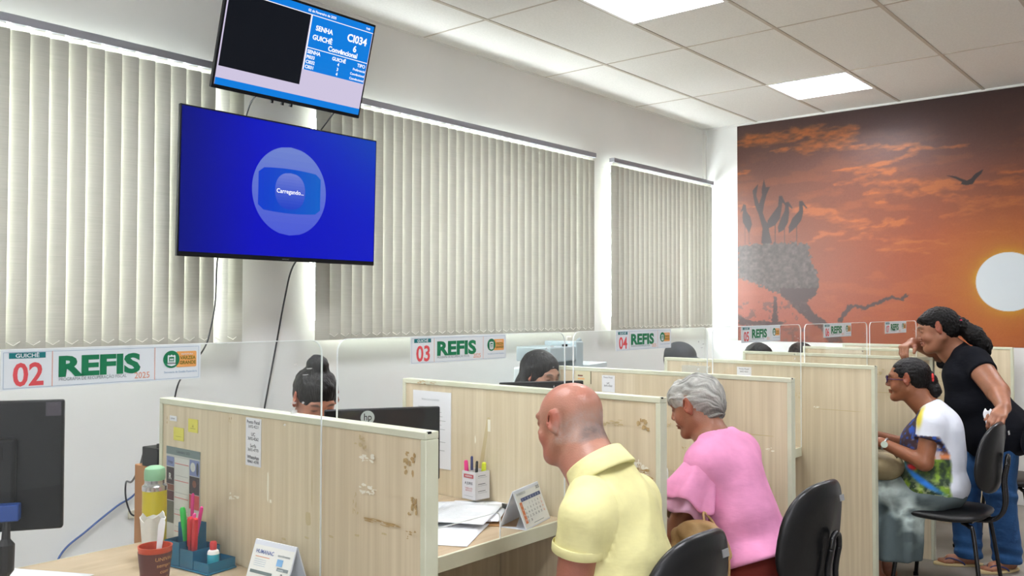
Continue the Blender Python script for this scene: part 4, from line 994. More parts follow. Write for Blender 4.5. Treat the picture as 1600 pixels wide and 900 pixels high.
# ---------------------------------------------------------------- counter 03: papers, pen box
zz = ZD
labs = ['top printed sheet under the pen box on the counter of the bald man', 'printed sheet second in the pile under the pen box', 'white sheet third in the pile under the pen box', 'white sheet fourth in the pile under the pen box', 'bottom sheet of the pile under the pen box']
for k, (x, y, a) in enumerate([(2.30, 2.16, -50), (2.22, 2.20, -38), (2.32, 2.12, -58), (2.26, 2.15, -44), (2.24, 2.10, -62)]):
    paper(labs[4 - k], x, y, math.radians(a), zz + .004 * k + .003, lines=12 if k > 2 else 0, seed=k)
b = MB(); b.box((2.33, 2.06, zz + .0015), (.21, .3, .002), Matrix.Rotation(math.radians(-55), 3, 'Z')); o = b.build('document_folder', mat('kraft', (150, 110, 66), .6)); tag(o, 'brown folder lying under the paper pile by the pen box', 'folder')
t = thing('binder_clip', 'black binder clip on the paper pile by the calendar', 'clip', (2.40, 2.02, zz + .024), math.radians(-20))
b = MB(); b.prism([(-.02, -.006), (.02, -.002), (.02, .002), (-.02, .010)], (0, -.035, 0), (1, 0, 0), (0, 0, 1), (0, .07, 0)); b.tube([(.01, -.03, .002), (.06, -.02, .003), (.06, .02, .003), (.01, .03, .002)], .0015, n=6); b.build('clip_body', black_m, t)
paper('printed form lying nearest the counter edge before the bald man', 2.06, 2.005, math.radians(-62), zz + .0006, lines=16, seed=9)
t = thing('pen_box', 'white square card pen box with red print on the paper pile', 'pen holder', (2.425, 2.215, zz + .026), math.radians(-4))
s_ = .036; hh = .102; b = MB()
b.b2((-s_, -s_, 0), (s_, s_, .002))
for q in ((-s_, -s_, s_, -s_ + .0015), (-s_, s_ - .0015, s_, s_), (-s_, -s_, -s_ + .0015, s_), (s_ - .0015, -s_, s_, s_)): b.b2((q[0], q[1], 0), (q[2], q[3], hh))
b.build('box', mat('card_white', (226, 224, 228), .55), t)
cr = mat('card_red', (184, 70, 78), .55)
P = Print((-s_, s_, 0), (0, -1, 0), (0, 0, 1)); P.rect(.01, .078, .062, .092, cr, 1); P.text('AGENDA', .036, .082, .009, sign_m, 2, .01, 'CENTER'); P.text('A JURIS', .036, .055, .013, ink, 1, .02, 'CENTER')
P.text('TABELA DE', .036, .038, .008, cr, 1, .01, 'CENTER'); P.text('SERVICOS', .036, .030, .008, cr, 1, .01, 'CENTER'); P.rect(.012, .012, .06, .013, grey_m, 1); P.build('print_left', t)
P = Print((-s_, -s_, 0), (1, 0, 0), (0, 0, 1))
for z in (.086, .056, .03): P.rect(.012, z, .05, z + .002, ink, 1); P.rect(.012, z - .006, .058, z - .005, grey_m, 1)
P.build('print_right', t)
g_ = 'pens in the white card pen box'; z0 = zz + .03
pen('highlighter_pen', 'pink highlighter in the white card pen box', 'pen', (2.408, 2.238, z0), (-.04, .05, 1), .135, .0075, (240, 60, 140), group=g_)
pen('highlighter_pen', 'yellow highlighter in the white card pen box', 'pen', (2.44, 2.195, z0), (.03, -.03, 1), .128, .0085, (222, 232, 50), group=g_)
pen('ballpoint_pen', 'blue topped pen in the white card pen box', 'pen', (2.415, 2.225, z0), (-.0, .01, 1), .15, .005, (220, 220, 222), (60, 66, 120), group=g_)
pen('ballpoint_pen', 'white and black pen in the white card pen box', 'pen', (2.42, 2.212, z0), (.06, -.0, 1), .132, .005, (232, 232, 232), (40, 40, 44), group=g_)

# ---------------------------------------------------------------- chairs
chair_m = mat('chair_shell', (16, 17, 19), 0.34, bump=.03, bscale=(90, 90, 90)); seat_m = mat('chair_vinyl', (14, 15, 17), 0.48, bump=.05, bscale=(70, 70, 70)); tubeb_m = mat('black_tube', (20, 20, 22), 0.25)
def make_chair(label):
    """sitter faces +y; origin on the floor below the seat centre"""
    t = thing('office_chair', label, 'chair', group='black visitor chairs at the counters')
    def pad(w, d, h, pw):
        def fn(i, j):
            th = 2 * math.pi * i; ph = -math.pi / 2 + math.pi * j
            cx = math.copysign(abs(math.cos(th)) ** pw, math.cos(th)); cy = math.copysign(abs(math.sin(th)) ** pw, math.sin(th))
            r = abs(math.cos(ph)) ** .35
            return (cx * w / 2 * r, cy * d / 2 * r, math.sin(ph) * h / 2)
        return fn
    f = pad(.44, .42, .055, .6)
    b = MB(); b.grid(lambda i, j: tuple(Vector(f(i, j)) + Vector((0, 0, .445 - .012 * math.cos(f(i, j)[1] * 7)))), 40, 14); b.build('seat', seat_m, t, smooth=True)
    f2 = pad(.42, .36, .05, .72)
    def bk(i, j):
        x, z, q = f2(i, j); zz_ = z + .735
        w_ = 1 - .18 * ((z + .18) / .36) ** 2 if z > -.18 else 1
        x *= w_; R_ = .36; a = x / R_
        return (R_ * math.sin(a), -.225 + R_ * (1 - math.cos(a)) - q - .10 * (z + .18) * .9, zz_)
    b = MB(); b.grid(bk, 44, 14); b.build('backrest', chair_m, t, smooth=True)
    b = MB(); b.box((.05, -.285, .855), (.03, .002, .02), Matrix.Rotation(math.radians(-10), 3, 'X')); b.build('maker_tag', alu_m, t)
    b = MB()
    for sx_ in (-.028, .028): b.tube(smooth_path([(sx_, .12, .41), (sx_, -.12, .405), (sx_, -.235, .425), (sx_, -.275, .5), (sx_, -.272, .62), (sx_, -.285, .70)]), .0095, n=10)
    b.tube(smooth_path([(-.028, -.285, .70), (-.02, -.288, .735), (0, -.289, .748), (.02, -.288, .735), (.028, -.285, .70)]), .0095, n=10); b.build('back_support', tubeb_m, t, smooth=True)
    b = MB(); b.b2((-.12, -.15, .405), (.12, .15, .412)); b.build('seat_plate', tubeb_m, t)
    for sx_ in (-1, 1):
        for sy in (-1, 1):
            b = MB(); b.tube(smooth_path([(sx_ * .1, sy * .1, .4), (sx_ * .16, sy * .145, .398), (sx_ * .185, sy * .17, .36), (sx_ * .225, sy * .215, .012)]), .0105, n=10); b.build('leg', tubeb_m, t, smooth=True)
    b = MB()
    for sx_ in (-1, 1):
        for sy in (-1, 1): b.cyl((sx_ * .2245, sy * .2145, 0), (sx_ * .2275, sy * .2175, .02), .0135, .012, 12)
    b.build('leg_caps', blackmat_m, t)
    return t
CH = [((2.06, 1.33), -4, 'black padded chair under the bald man in yellow'), ((2.93, 1.34), -6, 'black padded chair under the woman in pink'),
      ((5.0, 1.24), 0, 'black padded chair the woman in the printed shirt sits on'), ((6.2, 1.2), -6, 'black padded chair behind the standing woman, cut by the right edge of view')]
ch0 = make_chair('')
for k, (p, a, lb) in enumerate(CH):
    o = ch0 if k == 0 else dup(ch0)
    o.location = (p[0], p[1], 0); o.rotation_euler = (0, 0, math.radians(a)); o['label'] = lb
# ---------------------------------------------------------------- people: signed-distance bodies turned into one continuous mesh
def V3(*a): return np.array(a, float)
def nrm(v): v = np.asarray(v, float); return v / (np.linalg.norm(v) + 1e-12)
class Sdf:
    def __init__(s): s.ops = []
    def cone(s, a, ra, b, rb, k=0.03, op='u', squash=None, cut=None):
        s.ops.append(('c', V3(*a), ra, V3(*b), rb, k, op, squash, cut)); return s
    def chain(s, pts, rs, k=0.02, **kw):
        for i in range(len(pts) - 1): s.cone(pts[i], rs[i], pts[i + 1], rs[i + 1], k, **kw)
        return s
    def ell(s, c, r, R=None, k=0.03, op='u', cut=None):
        s.ops.append(('e', V3(*c), V3(*r), np.eye(3) if R is None else np.asarray(R, float), None, k, op, None, cut)); return s
    def cut(s, p, n, k=0.004):           # remove what lies on the side n points to
        s.ops.append(('p', V3(*p), nrm(n), None, None, k, 'i', None, None)); return s
    def disp(s, fn): s.ops.append(('d', fn, None, None, None, 0, 'd', None, None)); return s
    def ev(s, P):
        D = np.full(len(P), 9.0)
        for t, a, b, c, d, k, op, sq, cut in s.ops:
            if t == 'd': D = D + a(P); continue
            if t == 'c':
                Q = P
                if sq is not None:
                    n, f = nrm(sq[0]), sq[1]; Q = P + ((P - a) @ n)[:, None] * n * (1 / f - 1)
                    aa, cc = a, c + ((c - a) @ n) * n * (1 / f - 1)
                else: aa, cc = a, c
                ba = cc - aa; h = np.clip(((Q - aa) @ ba) / (ba @ ba + 1e-12), 0, 1)
                x = np.linalg.norm(Q - aa - h[:, None] * ba, axis=1) - (b + (d - b) * h)
                if sq is not None and sq[1] < 1: x = x * (0.5 + 0.5 * sq[1])
            elif t == 'e':
                q = (P - a) @ c; k0 = np.linalg.norm(q / b, axis=1); k1 = np.linalg.norm(q / (b * b), axis=1) + 1e-9
                x = k0 * (k0 - 1) / k1
            elif t == 'p': x = (P - a) @ b
            if cut is not None:
                for cp, cn in cut: x = np.maximum(x, (P - np.asarray(cp)) @ nrm(cn))
            if op == 'u': h = np.clip(0.5 + 0.5 * (D - x) / k, 0, 1); D = D + (x - D) * h - k * h * (1 - h)
            elif op == 's': h = np.clip(0.5 - 0.5 * (D + x) / k, 0, 1); D = D + (-x - D) * h + k * h * (1 - h)
            elif op == 'i': h = np.clip(0.5 - 0.5 * (x - D) / k, 0, 1); D = x + (D - x) * h + k * h * (1 - h)
        return D
EDG = [(0, 1), (0, 2), (0, 4), (1, 3), (1, 5), (2, 3), (2, 6), (3, 7), (4, 5), (4, 6), (5, 7), (6, 7)]
CRN = np.array([(i >> 2 & 1, i >> 1 & 1, i & 1) for i in range(8)])
def mesh_sdf(s, lo, hi, h, name, m, parent=None, color=None, smooth_it=0):
    lo = np.asarray(lo, float); hi = np.asarray(hi, float); F = 4; H = h * F
    nc = np.ceil((hi - lo) / H).astype(int) + 1
    g = np.stack(np.meshgrid(*[np.arange(n) for n in nc], indexing='ij'), -1).reshape(-1, 3)
    dc = s.ev(lo + (g + 0.5) * H).reshape(nc)
    act = np.abs(dc) < H * 1.5
    N = nc * F
    D = np.repeat(np.repeat(np.repeat(np.sign(dc), F, 0), F, 1), F, 2) * 9.0
    am = np.repeat(np.repeat(np.repeat(act, F, 0), F, 1), F, 2)
    idx = np.argwhere(am)
    out = np.empty(len(idx))
    for c in range(0, len(idx), 400000): out[c:c + 400000] = s.ev(lo + idx[c:c + 400000] * h)
    D[am] = out
    S = D < 0
    cnt = sum(S[i:N[0] - 1 + i, j:N[1] - 1 + j, k:N[2] - 1 + k].astype(np.int8) for i in (0, 1) for j in (0, 1) for k in (0, 1))
    ac = np.argwhere((cnt > 0) & (cnt < 8))
    vals = np.stack([D[ac[:, 0] + c[0], ac[:, 1] + c[1], ac[:, 2] + c[2]] for c in CRN], 1)
    sm = np.zeros((len(ac), 3)); w = np.zeros(len(ac))
    for a, b in EDG:
        x = (vals[:, a] < 0) != (vals[:, b] < 0)
        t = np.clip(vals[:, a] / (vals[:, a] - vals[:, b] + 1e-12), 0, 1)
        p = CRN[a] + (CRN[b] - CRN[a]) * t[:, None]
        sm += p * x[:, None]; w += x
    V = lo + (ac + sm / w[:, None]) * h
    id_ = np.full(cnt.shape, -1, np.int64); id_[ac[:, 0], ac[:, 1], ac[:, 2]] = np.arange(len(ac))
    Q = []
    for ax in range(3):
        u, v = (ax + 1) % 3, (ax + 2) % 3
        sl0 = [slice(None)] * 3; sl1 = [slice(None)] * 3; sl0[ax] = slice(0, -1); sl1[ax] = slice(1, None)
        ch = S[tuple(sl0)] != S[tuple(sl1)]; e = np.argwhere(ch)
        ok = (e[:, u] > 0) & (e[:, v] > 0) & (e[:, u] < N[u] - 1) & (e[:, v] < N[v] - 1); e = e[ok]
        def cell(du, dv):
            c = e.copy(); c[:, u] -= du; c[:, v] -= dv; return id_[c[:, 0], c[:, 1], c[:, 2]]
        q = np.stack([cell(1, 1), cell(0, 1), cell(0, 0), cell(1, 0)], 1)
        fl = ~S[tuple(e.T)]; q[fl] = q[fl][:, ::-1]
        Q.append(q[(q >= 0).all(1)])
    Q = np.concatenate(Q)
    me = bpy.data.meshes.new(name); me.vertices.add(len(V)); me.vertices.foreach_set('co', V.ravel())
    me.loops.add(len(Q) * 4); me.loops.foreach_set('vertex_index', Q.ravel().astype(np.int32))
    me.polygons.add(len(Q)); me.polygons.foreach_set('loop_start', np.arange(0, len(Q) * 4, 4, dtype=np.int32)); me.polygons.foreach_set('loop_total', np.full(len(Q), 4, np.int32))
    me.update(calc_edges=True); me.validate()
    me.polygons.foreach_set('use_smooth', [True] * len(me.polygons))
    if color is not None:
        c = color(V); ca = me.color_attributes.new('Col', 'FLOAT_COLOR', 'POINT')
        ca.data.foreach_set('color', np.concatenate([c, np.ones((len(c), 1))], 1).ravel())
    me.materials.append(m)
    o = bpy.data.objects.new(name, me); COL.objects.link(o)
    if parent is not None:
        o.parent = parent; o.location = -Vector(parent.location)
    return o

def frame(yaw, pitch=0.0, roll=0.0):
    """columns: face direction, left, up. yaw from +x, pitch > 0 looks down"""
    cy, sy = math.cos(yaw), math.sin(yaw)
    f = V3(cy * math.cos(pitch), sy * math.cos(pitch), -math.sin(pitch)); l = V3(-sy, cy, 0); u = np.cross(f, l)
    l2 = l * math.cos(roll) + u * math.sin(roll); u2 = np.cross(f, l2)
    return np.stack([f, l2, u2], 1)
class Head:
    def __init__(s, c, yaw, pitch=0., roll=0., sc=1.0, wide=1.0): s.c = V3(*c); s.R = frame(yaw, pitch, roll); s.s = sc; s.w = wide
    def W(s, p): return s.c + s.R @ (np.asarray(p, float) * V3(1, s.w, 1)) * s.s
    def L(s, P): return (P - s.c) @ s.R / s.s / V3(1, s.w, 1)
def head_ops(S, h, jaw=1.0, nose=1.0, female=False):
    W, s, R = h.W, h.s, h.R
    e = lambda c, r, k=.02, op='u', RR=None: S.ell(W(c), np.array(r) * s * V3(1, h.w, 1), R if RR is None else R @ RR, k * s, op)
    c = lambda a, ra, b, rb, k=.015, op='u': S.cone(W(a), ra * s, W(b), rb * s, k * s, op)
    e((-.014, 0, .032), (.098, .076, .084), .03)
    e((.028, 0, -.012), (.062, .062, .082), .03)
    for y in (1, -1):
        c((.0, .05 * y * jaw, -.05), .022, (.062, .018 * y * jaw, -.094), .02, .03)
        e((.062, .036 * y, -.034), (.024, .024, .026), .02)
        c((.079, .042 * y, .030), .008, (.087, .012 * y, .027), .009, .014)
    e((.074, 0, -.098), (.018, .022, .017), .02)
    c((.086, 0, .018), .0065, (.104 * (1 + .01 * nose), 0, -.022), .0095 * nose, .012)
    for y in (1, -1):
        e((.096, .011 * y, -.029), (.010, .0085, .007), .006)
        e((.097, .031 * y, .008), (.016, .017, .0125), .012, 's')
        e((.077, .031 * y, .0075), (.0125, .0145, .0122), .003)
        e((.0, .083 * y, .012), (.022, .0085, .036), .004, RR=frame(.45 * y, -.15))
        e((.006, .094 * y, .017), (.012, .0085, .022), .004, 's')
        e((-.002, .080 * y, -.018), (.010, .0065, .012), .006)
    e((.091, 0, -.0555), (.0115, .022, .0055), .007)
    e((.0895, 0, -.0665), (.0115, .019, .0065), .006)
    e((.102, 0, -.061), (.008, .024, .0016), .004, 's')
def mixc(c, k, w): return c + (np.asarray(k, float) - c) * np.clip(w, 0, 1)[:, None]
def face_color(h, skin, V, c, lips=(150, 82, 78), brows=(50, 36, 30), age=0.0):
    q = h.L(V)
    near = np.linalg.norm(q, axis=1) < .17
    w = np.exp(-(((q[:, 1]) / .021) ** 2 + ((q[:, 2] + .061) / .009) ** 2) ** 2) * (q[:, 0] > .07)
    c = mixc(c, lips, w * .7 * near)
    for y in (1, -1):
        b = np.exp(-(((q[:, 1] - .031 * y) / .018) ** 2 + ((q[:, 2] - .030 - .003 * np.cos((q[:, 1] - .031 * y) * 80)) / .0045) ** 2) ** 2) * (q[:, 0] > .05)
        c = mixc(c, brows, b * .8 * near)
        l = np.exp(-(((q[:, 1] - .031 * y) / .0135) ** 2 + ((q[:, 2] - .0062) / .003) ** 2) ** 2) * (q[:, 0] > .07)
        c = mixc(c, (36, 24, 22), l * .85 * near)
    n = fbm(V * 40, 5, 3); c = c * (0.90 + 0.14 * n)[:, None]
    ear = np.clip((np.abs(q[:, 1]) - .074) / .008, 0, 1) * (np.abs(q[:, 0]) < .035) * (np.abs(q[:, 2] - .01) < .05); c = mixc(c, np.asarray(skin) * np.array([.98, .72, .68]), ear * .6)
    c = mixc(c, np.asarray(skin) * np.array([1.02, .84, .82]), np.exp(-(((np.abs(q[:, 1]) - .042) / .022) ** 2 + ((q[:, 2] + .03) / .025) ** 2)) * (q[:, 0] > .04) * .35 * near)
    return c
def hand_ops(S, w, d, n, side, L=.175, curl=(.5, .6, .5), spread=.12, thumb=.8, thc=.4, k=.006):
    """w wrist, d direction of the hand, n direction the back of the hand faces, side: vector towards the thumb"""
    w = V3(*w); d = nrm(d); n = nrm(V3(*n) - (V3(*n) @ d) * d); t = nrm(V3(*side) - (V3(*side) @ d) * d - (V3(*side) @ n) * n)
    f = L / .175
    for i, (o, lm) in enumerate(((.027, .086), (.009, .09), (-.010, .086), (-.027, .078))):
        o *= f; b0 = w + t * o * .55 + d * .012 * f; kn = w + t * o + d * lm * f * .98
        S.cone(b0, .0145 * f, kn, .0115 * f, .014)
        ln = (.046, .05, .046, .037)[i] * f; r = (.0095, .0098, .0093, .0083)[i] * f
        a = spread * (1.5 - i) * .5; dd = nrm(d + t * a); ang = 0; p = kn
        for j, c_ in enumerate(curl):
            ang += c_ * (1 + .08 * i); q = p + (dd * math.cos(ang) - n * math.sin(ang)) * ln * (1, .62, .5)[j]
            S.cone(p, r * (1 - .06 * j), q, r * (.93 - .07 * j), k); p = q
    b0 = w + d * .022 * f + t * .02 * f - n * .006; td = nrm(d * .75 + t * thumb - n * .25)
    p1 = b0 + td * .036 * f; S.cone(b0, .015 * f, p1, .0125 * f, .012)
    d2 = nrm(td - t * thc * .6 + d * .2 - n * thc * .3); p2 = p1 + d2 * .03 * f; S.cone(p1, .0118 * f, p2, .0105 * f, .006)
    d3 = nrm(d2 - t * thc * .5 - n * thc * .4); S.cone(p2, .0105 * f, p2 + d3 * .024 * f, .0085 * f, .006)

def folds(amp, freq, seed, dirv=None, stretch=3.0):
    def f(P):
        Q = P.copy()
        if dirv is not None: n = nrm(dirv); Q = Q - ((Q @ n) * (1 - 1 / stretch))[:, None] * n
        a = vnoise(Q * freq, seed); b = vnoise(Q * freq * 2.1 + 7, seed + 1)
        return amp * (np.abs(2 * a - 1) * 1.2 - .6 + .5 * (b - .5))
    return f
def skin_mat(name): 
    m = mat(name, rough=.42, vcol=True, bump=.12, bscale=(220, 220, 220)); bs_ = m.node_tree.nodes['Principled BSDF']
    bs_.inputs['Subsurface Weight'].default_value = .08; bs_.inputs['Subsurface Radius'].default_value = (.02, .008, .005); bs_.inputs['Subsurface Scale'].default_value = .5
    return m
def cloth(name, rgb, **k):
    return mat(name, rgb, .85, vary=tuple(int(c * .93) for c in rgb), vscale=(14, 14, 14), bump=k.get('bump', .5), bscale=k.get('bscale', (9, 9, 20)), spec=.15)
skinM = skin_mat('skin'); hair_black = mat('hair_black', (17, 14, 14), .42, spec=.25, vary=(8, 7, 7), vscale=(60, 60, 60), bump=.5, bscale=(180, 180, 30))
hair_wavy = mat('hair_dark_wavy', (15, 12, 12), .5, spec=.2, vary=(7, 6, 6), vscale=(50, 50, 50), bump=.6, bscale=(120, 120, 60))
eye_m = mat('eye_dark', (30, 22, 20), .15)
def shoulders(S, L, R, neck, r=.06, tr=.05, k=.05, grow=0.0):
    L = V3(*L); R = V3(*R); neck = V3(*neck)
    S.cone(L, r + grow, R, r + grow, k)
    for q in (L, R): S.cone(neck, tr + grow, q + (neck - q) * .25, r * .85 + grow, k)

# ============ bald man in a yellow polo shirt
def man():
    skin = np.array([176, 124, 104.])
    H = Head((2.012, 1.482, 1.160), math.radians(95), math.radians(10), 0, .94, 1.04)
    t = thing('person', 'bald man in a pale yellow polo shirt sitting at the counter, seen from behind', 'person', (1.97, 1.32, 0))
    sL, sR = V3(1.80, 1.285, .955), V3(2.10, 1.325, .945); nk = V3(1.955, 1.335, 1.045)
    eL, eR = V3(1.79, 1.32, .69), V3(2.13, 1.40, .70); wL, wR = V3(1.875, 1.50, .625), V3(2.04, 1.54, .625)
    chest = [((1.955, 1.30, .93), (.15, .11, .13)), ((1.96, 1.285, .78), (.155, .135, .15)), ((1.965, 1.27, .62), (.165, .14, .13))]
    S = Sdf()
    for c, r in chest: S.ell(c, np.array(r) - .015, None, .06)
    shoulders(S, sL, sR, nk, .052, .05)
    S.ell((1.965, 1.25, .53), (.17, .15, .09), None, .05)
    for q in (-1, 1):
        hp = V3(1.965 + .09 * q, 1.28, .53); kn = V3(1.965 + .13 * q, 1.70, .50); an = V3(1.965 + .12 * q, 1.66, .09)
        S.cone(hp, .085, kn, .06, .04); S.cone(kn, .058, an, .04, .03); S.cone(an - V3(0, .03, .035), .036, an + V3(0, .15, -.058), .03, .02)
    S.cone(sL, .052, eL, .042, .03); S.cone(eL, .041, wL, .028, .02); S.cone(sR, .052, eR, .042, .03); S.cone(eR, .041, wR, .028, .02)
    hand_ops(S, wL, (.35, .85, -.12), (0, 0, 1), (1, 0, 0), curl=(.3, .4, .2)); hand_ops(S, wR, (-.3, .85, -.12), (0, 0, 1), (-1, 0, 0), curl=(.3, .4, .2))
    # thick neck with a roll at the nape
    S.cone(H.W((-.03, 0, -.02)), .062, nk + V3(0, -.0, -.02), .066, .03, squash=None)
    S.cone(H.W((.02, 0, -.07)), .05, nk + V3(0, .04, -.02), .055, .03)
    S.ell(H.W((-.066, 0, -.052)), (.045, .03, .02), None, .02)
    head_ops(S, H, 1.12, 1.15)
    S.ell(H.W((.03, .0, -.085)), np.array((.05, .055, .03)), H.R, .03)
    def col(V):
        c = np.zeros((len(V), 3)) + skin; q = H.L(V)
        c = face_color(H, skin, V, c, (160, 96, 90), (120, 92, 80))
        n = fbm(V * 170, 9, 3); n2 = fbm(V * 30, 4, 3)
        # cropped stubble round the sides and back, bare reddish crown
        az = np.arctan2(np.abs(q[:, 1]), -q[:, 0]); lim = .046 - .03 * np.clip(az - .6, 0, 3)
        band = np.clip((lim - q[:, 2]) / .03, 0, 1) * np.clip((q[:, 2] + .062) / .012, 0, 1) * np.clip((.02 - q[:, 0]) / .02, 0, 1) * (np.linalg.norm(q, axis=1) < .15)
        c = mixc(c, (166, 146, 138), band * (.6 + .8 * (n - .5)))
        c = mixc(c, (70, 60, 57), np.exp(-((q[:, 2] + .032) / .024) ** 2) * np.clip((-.07 - q[:, 0]) / .02, 0, 1) * (np.linalg.norm(q, axis=1) < .15) * (.3 + .5 * n))
        c = mixc(c, (180, 106, 88), np.clip((q[:, 2] - .045) / .04, 0, 1) * (.15 + .45 * n2))
        c = mixc(c, (182, 100, 90), np.clip((q[:, 0] - .03) / .03, 0, 1) * np.clip((-.01 - q[:, 2]) / .03, 0, 1) * .4)
        c = mixc(c, (178, 100, 84), np.clip((1.1 - V[:, 2]) / .05, 0, 1) * .35)
        return lin(np.clip(c, 0, 255))
    mesh_sdf(S, (1.66, 1.02, 0), (2.32, 2.0, 1.32), .0045, 'body', skinM, t, col)
    y = cloth('polo_yellow', (238, 232, 170))
    C = Sdf()
    for c, r in chest: C.ell(c, np.array(r) + .006, None, .06)
    shoulders(C, sL, sR, nk, .06, .055, .05, .0)
    C.ell((1.965, 1.25, .55), (.185, .16, .1), None, .04)
    hem = eL + (sL - eL) * .46
    for s_, e_ in ((sL, eL), (sR, eR)):
        d = nrm(e_ - s_); hp = s_ + d * .084
        C.cone(s_ + V3(0, 0, .004), .062, s_ + d * .2, .068, .014, cut=[(hp, d)])
    C.disp(folds(.015, 8.5, 3, (.35, .1, .9), 2.6)); C.disp(lambda P: .005 * np.exp(-((P[:, 0] - 1.838 - .03 * np.sin((P[:, 2] - .9) * 9)) / .0035) ** 2) * (P[:, 2] > .86)); C.disp(lambda P: .005 * np.sin(P[:, 2] * 46 + 9 * P[:, 0] + 3 * np.sin(P[:, 1] * 20)) * np.clip((.9 - P[:, 2]) * 8, 0, 1))
    C.cone(nk + V3(0, .01, .05), .058, nk + V3(0, .03, .14), .068, .012, 's')
    C.cut((1.96, 1.3, .50), (0, 0, -1))
    mesh_sdf(C, (1.64, 1.0, .46), (2.34, 1.6, 1.16), .006, 'polo_shirt', y, t)
    for s_, e_, nm in ((sL, eL, 0), (sR, eR, 1)):
        d = nrm(e_ - s_); a = V3(*np.cross(d, (0, 1, 0))); a = nrm(a); b_ = np.cross(d, a); mb = MB()
        def cuff(i, j, s_=s_, d=d, a=a, b_=b_):
            th = 2 * math.pi * i; R_ = .0665 + .002 * math.sin(3 * th); ang = math.pi * 2 * j
            p = s_ + d * (.074 + .012 * math.cos(ang)) + (a * math.cos(th) + b_ * math.sin(th)) * (R_ + .0018 * math.sin(ang)); return tuple(p)
        mb.grid(cuff, 40, 8); o = mb.build('sleeve_hem', y, t, smooth=True); o.location = -Vector(t.location)
    # collar
    K = Sdf(); up = nrm(H.W((-.02, 0, -.03)) - nk)
    K.cone(nk - up * .03, .096, nk + up * .09, .0765, .01); K.cone(nk - up * .04, .078, nk + up * .12, .066, .004, 's')
    K.cut(nk + V3(0, -.05, .088), nrm((0, .75, 1)) , .003); K.cut(nk + V3(0, -.06, .020), nrm((0, -.62, -1)), .006)
    mesh_sdf(K, nk - .13, nk + .15, .0027, 'collar', y, t)
    for q in (-1, 1):
        hp = V3(1.965 + .09 * q, 1.28, .53); kn = V3(1.965 + .13 * q, 1.70, .50); an = V3(1.965 + .12 * q, 1.66, .09)
    J = Sdf(); J.ell((1.965, 1.25, .53), (.178, .158, .095), None, .04)
    for q in (-1, 1):
        hp = V3(1.965 + .09 * q, 1.28, .53); kn = V3(1.965 + .13 * q, 1.70, .50); an = V3(1.965 + .12 * q, 1.66, .09)
        J.cone(hp, .095, kn, .07, .04); J.cone(kn, .07, an, .06, .03, cut=[(an + V3(0, 0, .0), (0, 0, -1))])
    mesh_sdf(J, (1.66, 1.02, .02), (2.28, 1.84, .66), .009, 'trousers', cloth('trouser_grey', (70, 72, 80)), t)
    for q in (-1, 1):
        an = V3(1.965 + .12 * q, 1.66, .09); Z = Sdf(); Z.cone(an - V3(0, .035, .045), .042, an + V3(0, .15, -.05), .038, .03); Z.cut((0, 0, .0), (0, 0, -1))
        mesh_sdf(Z, an - V3(.08, .12, .1), an + V3(.08, .24, .02), .008, 'shoe', blackmat_m, t)
man()

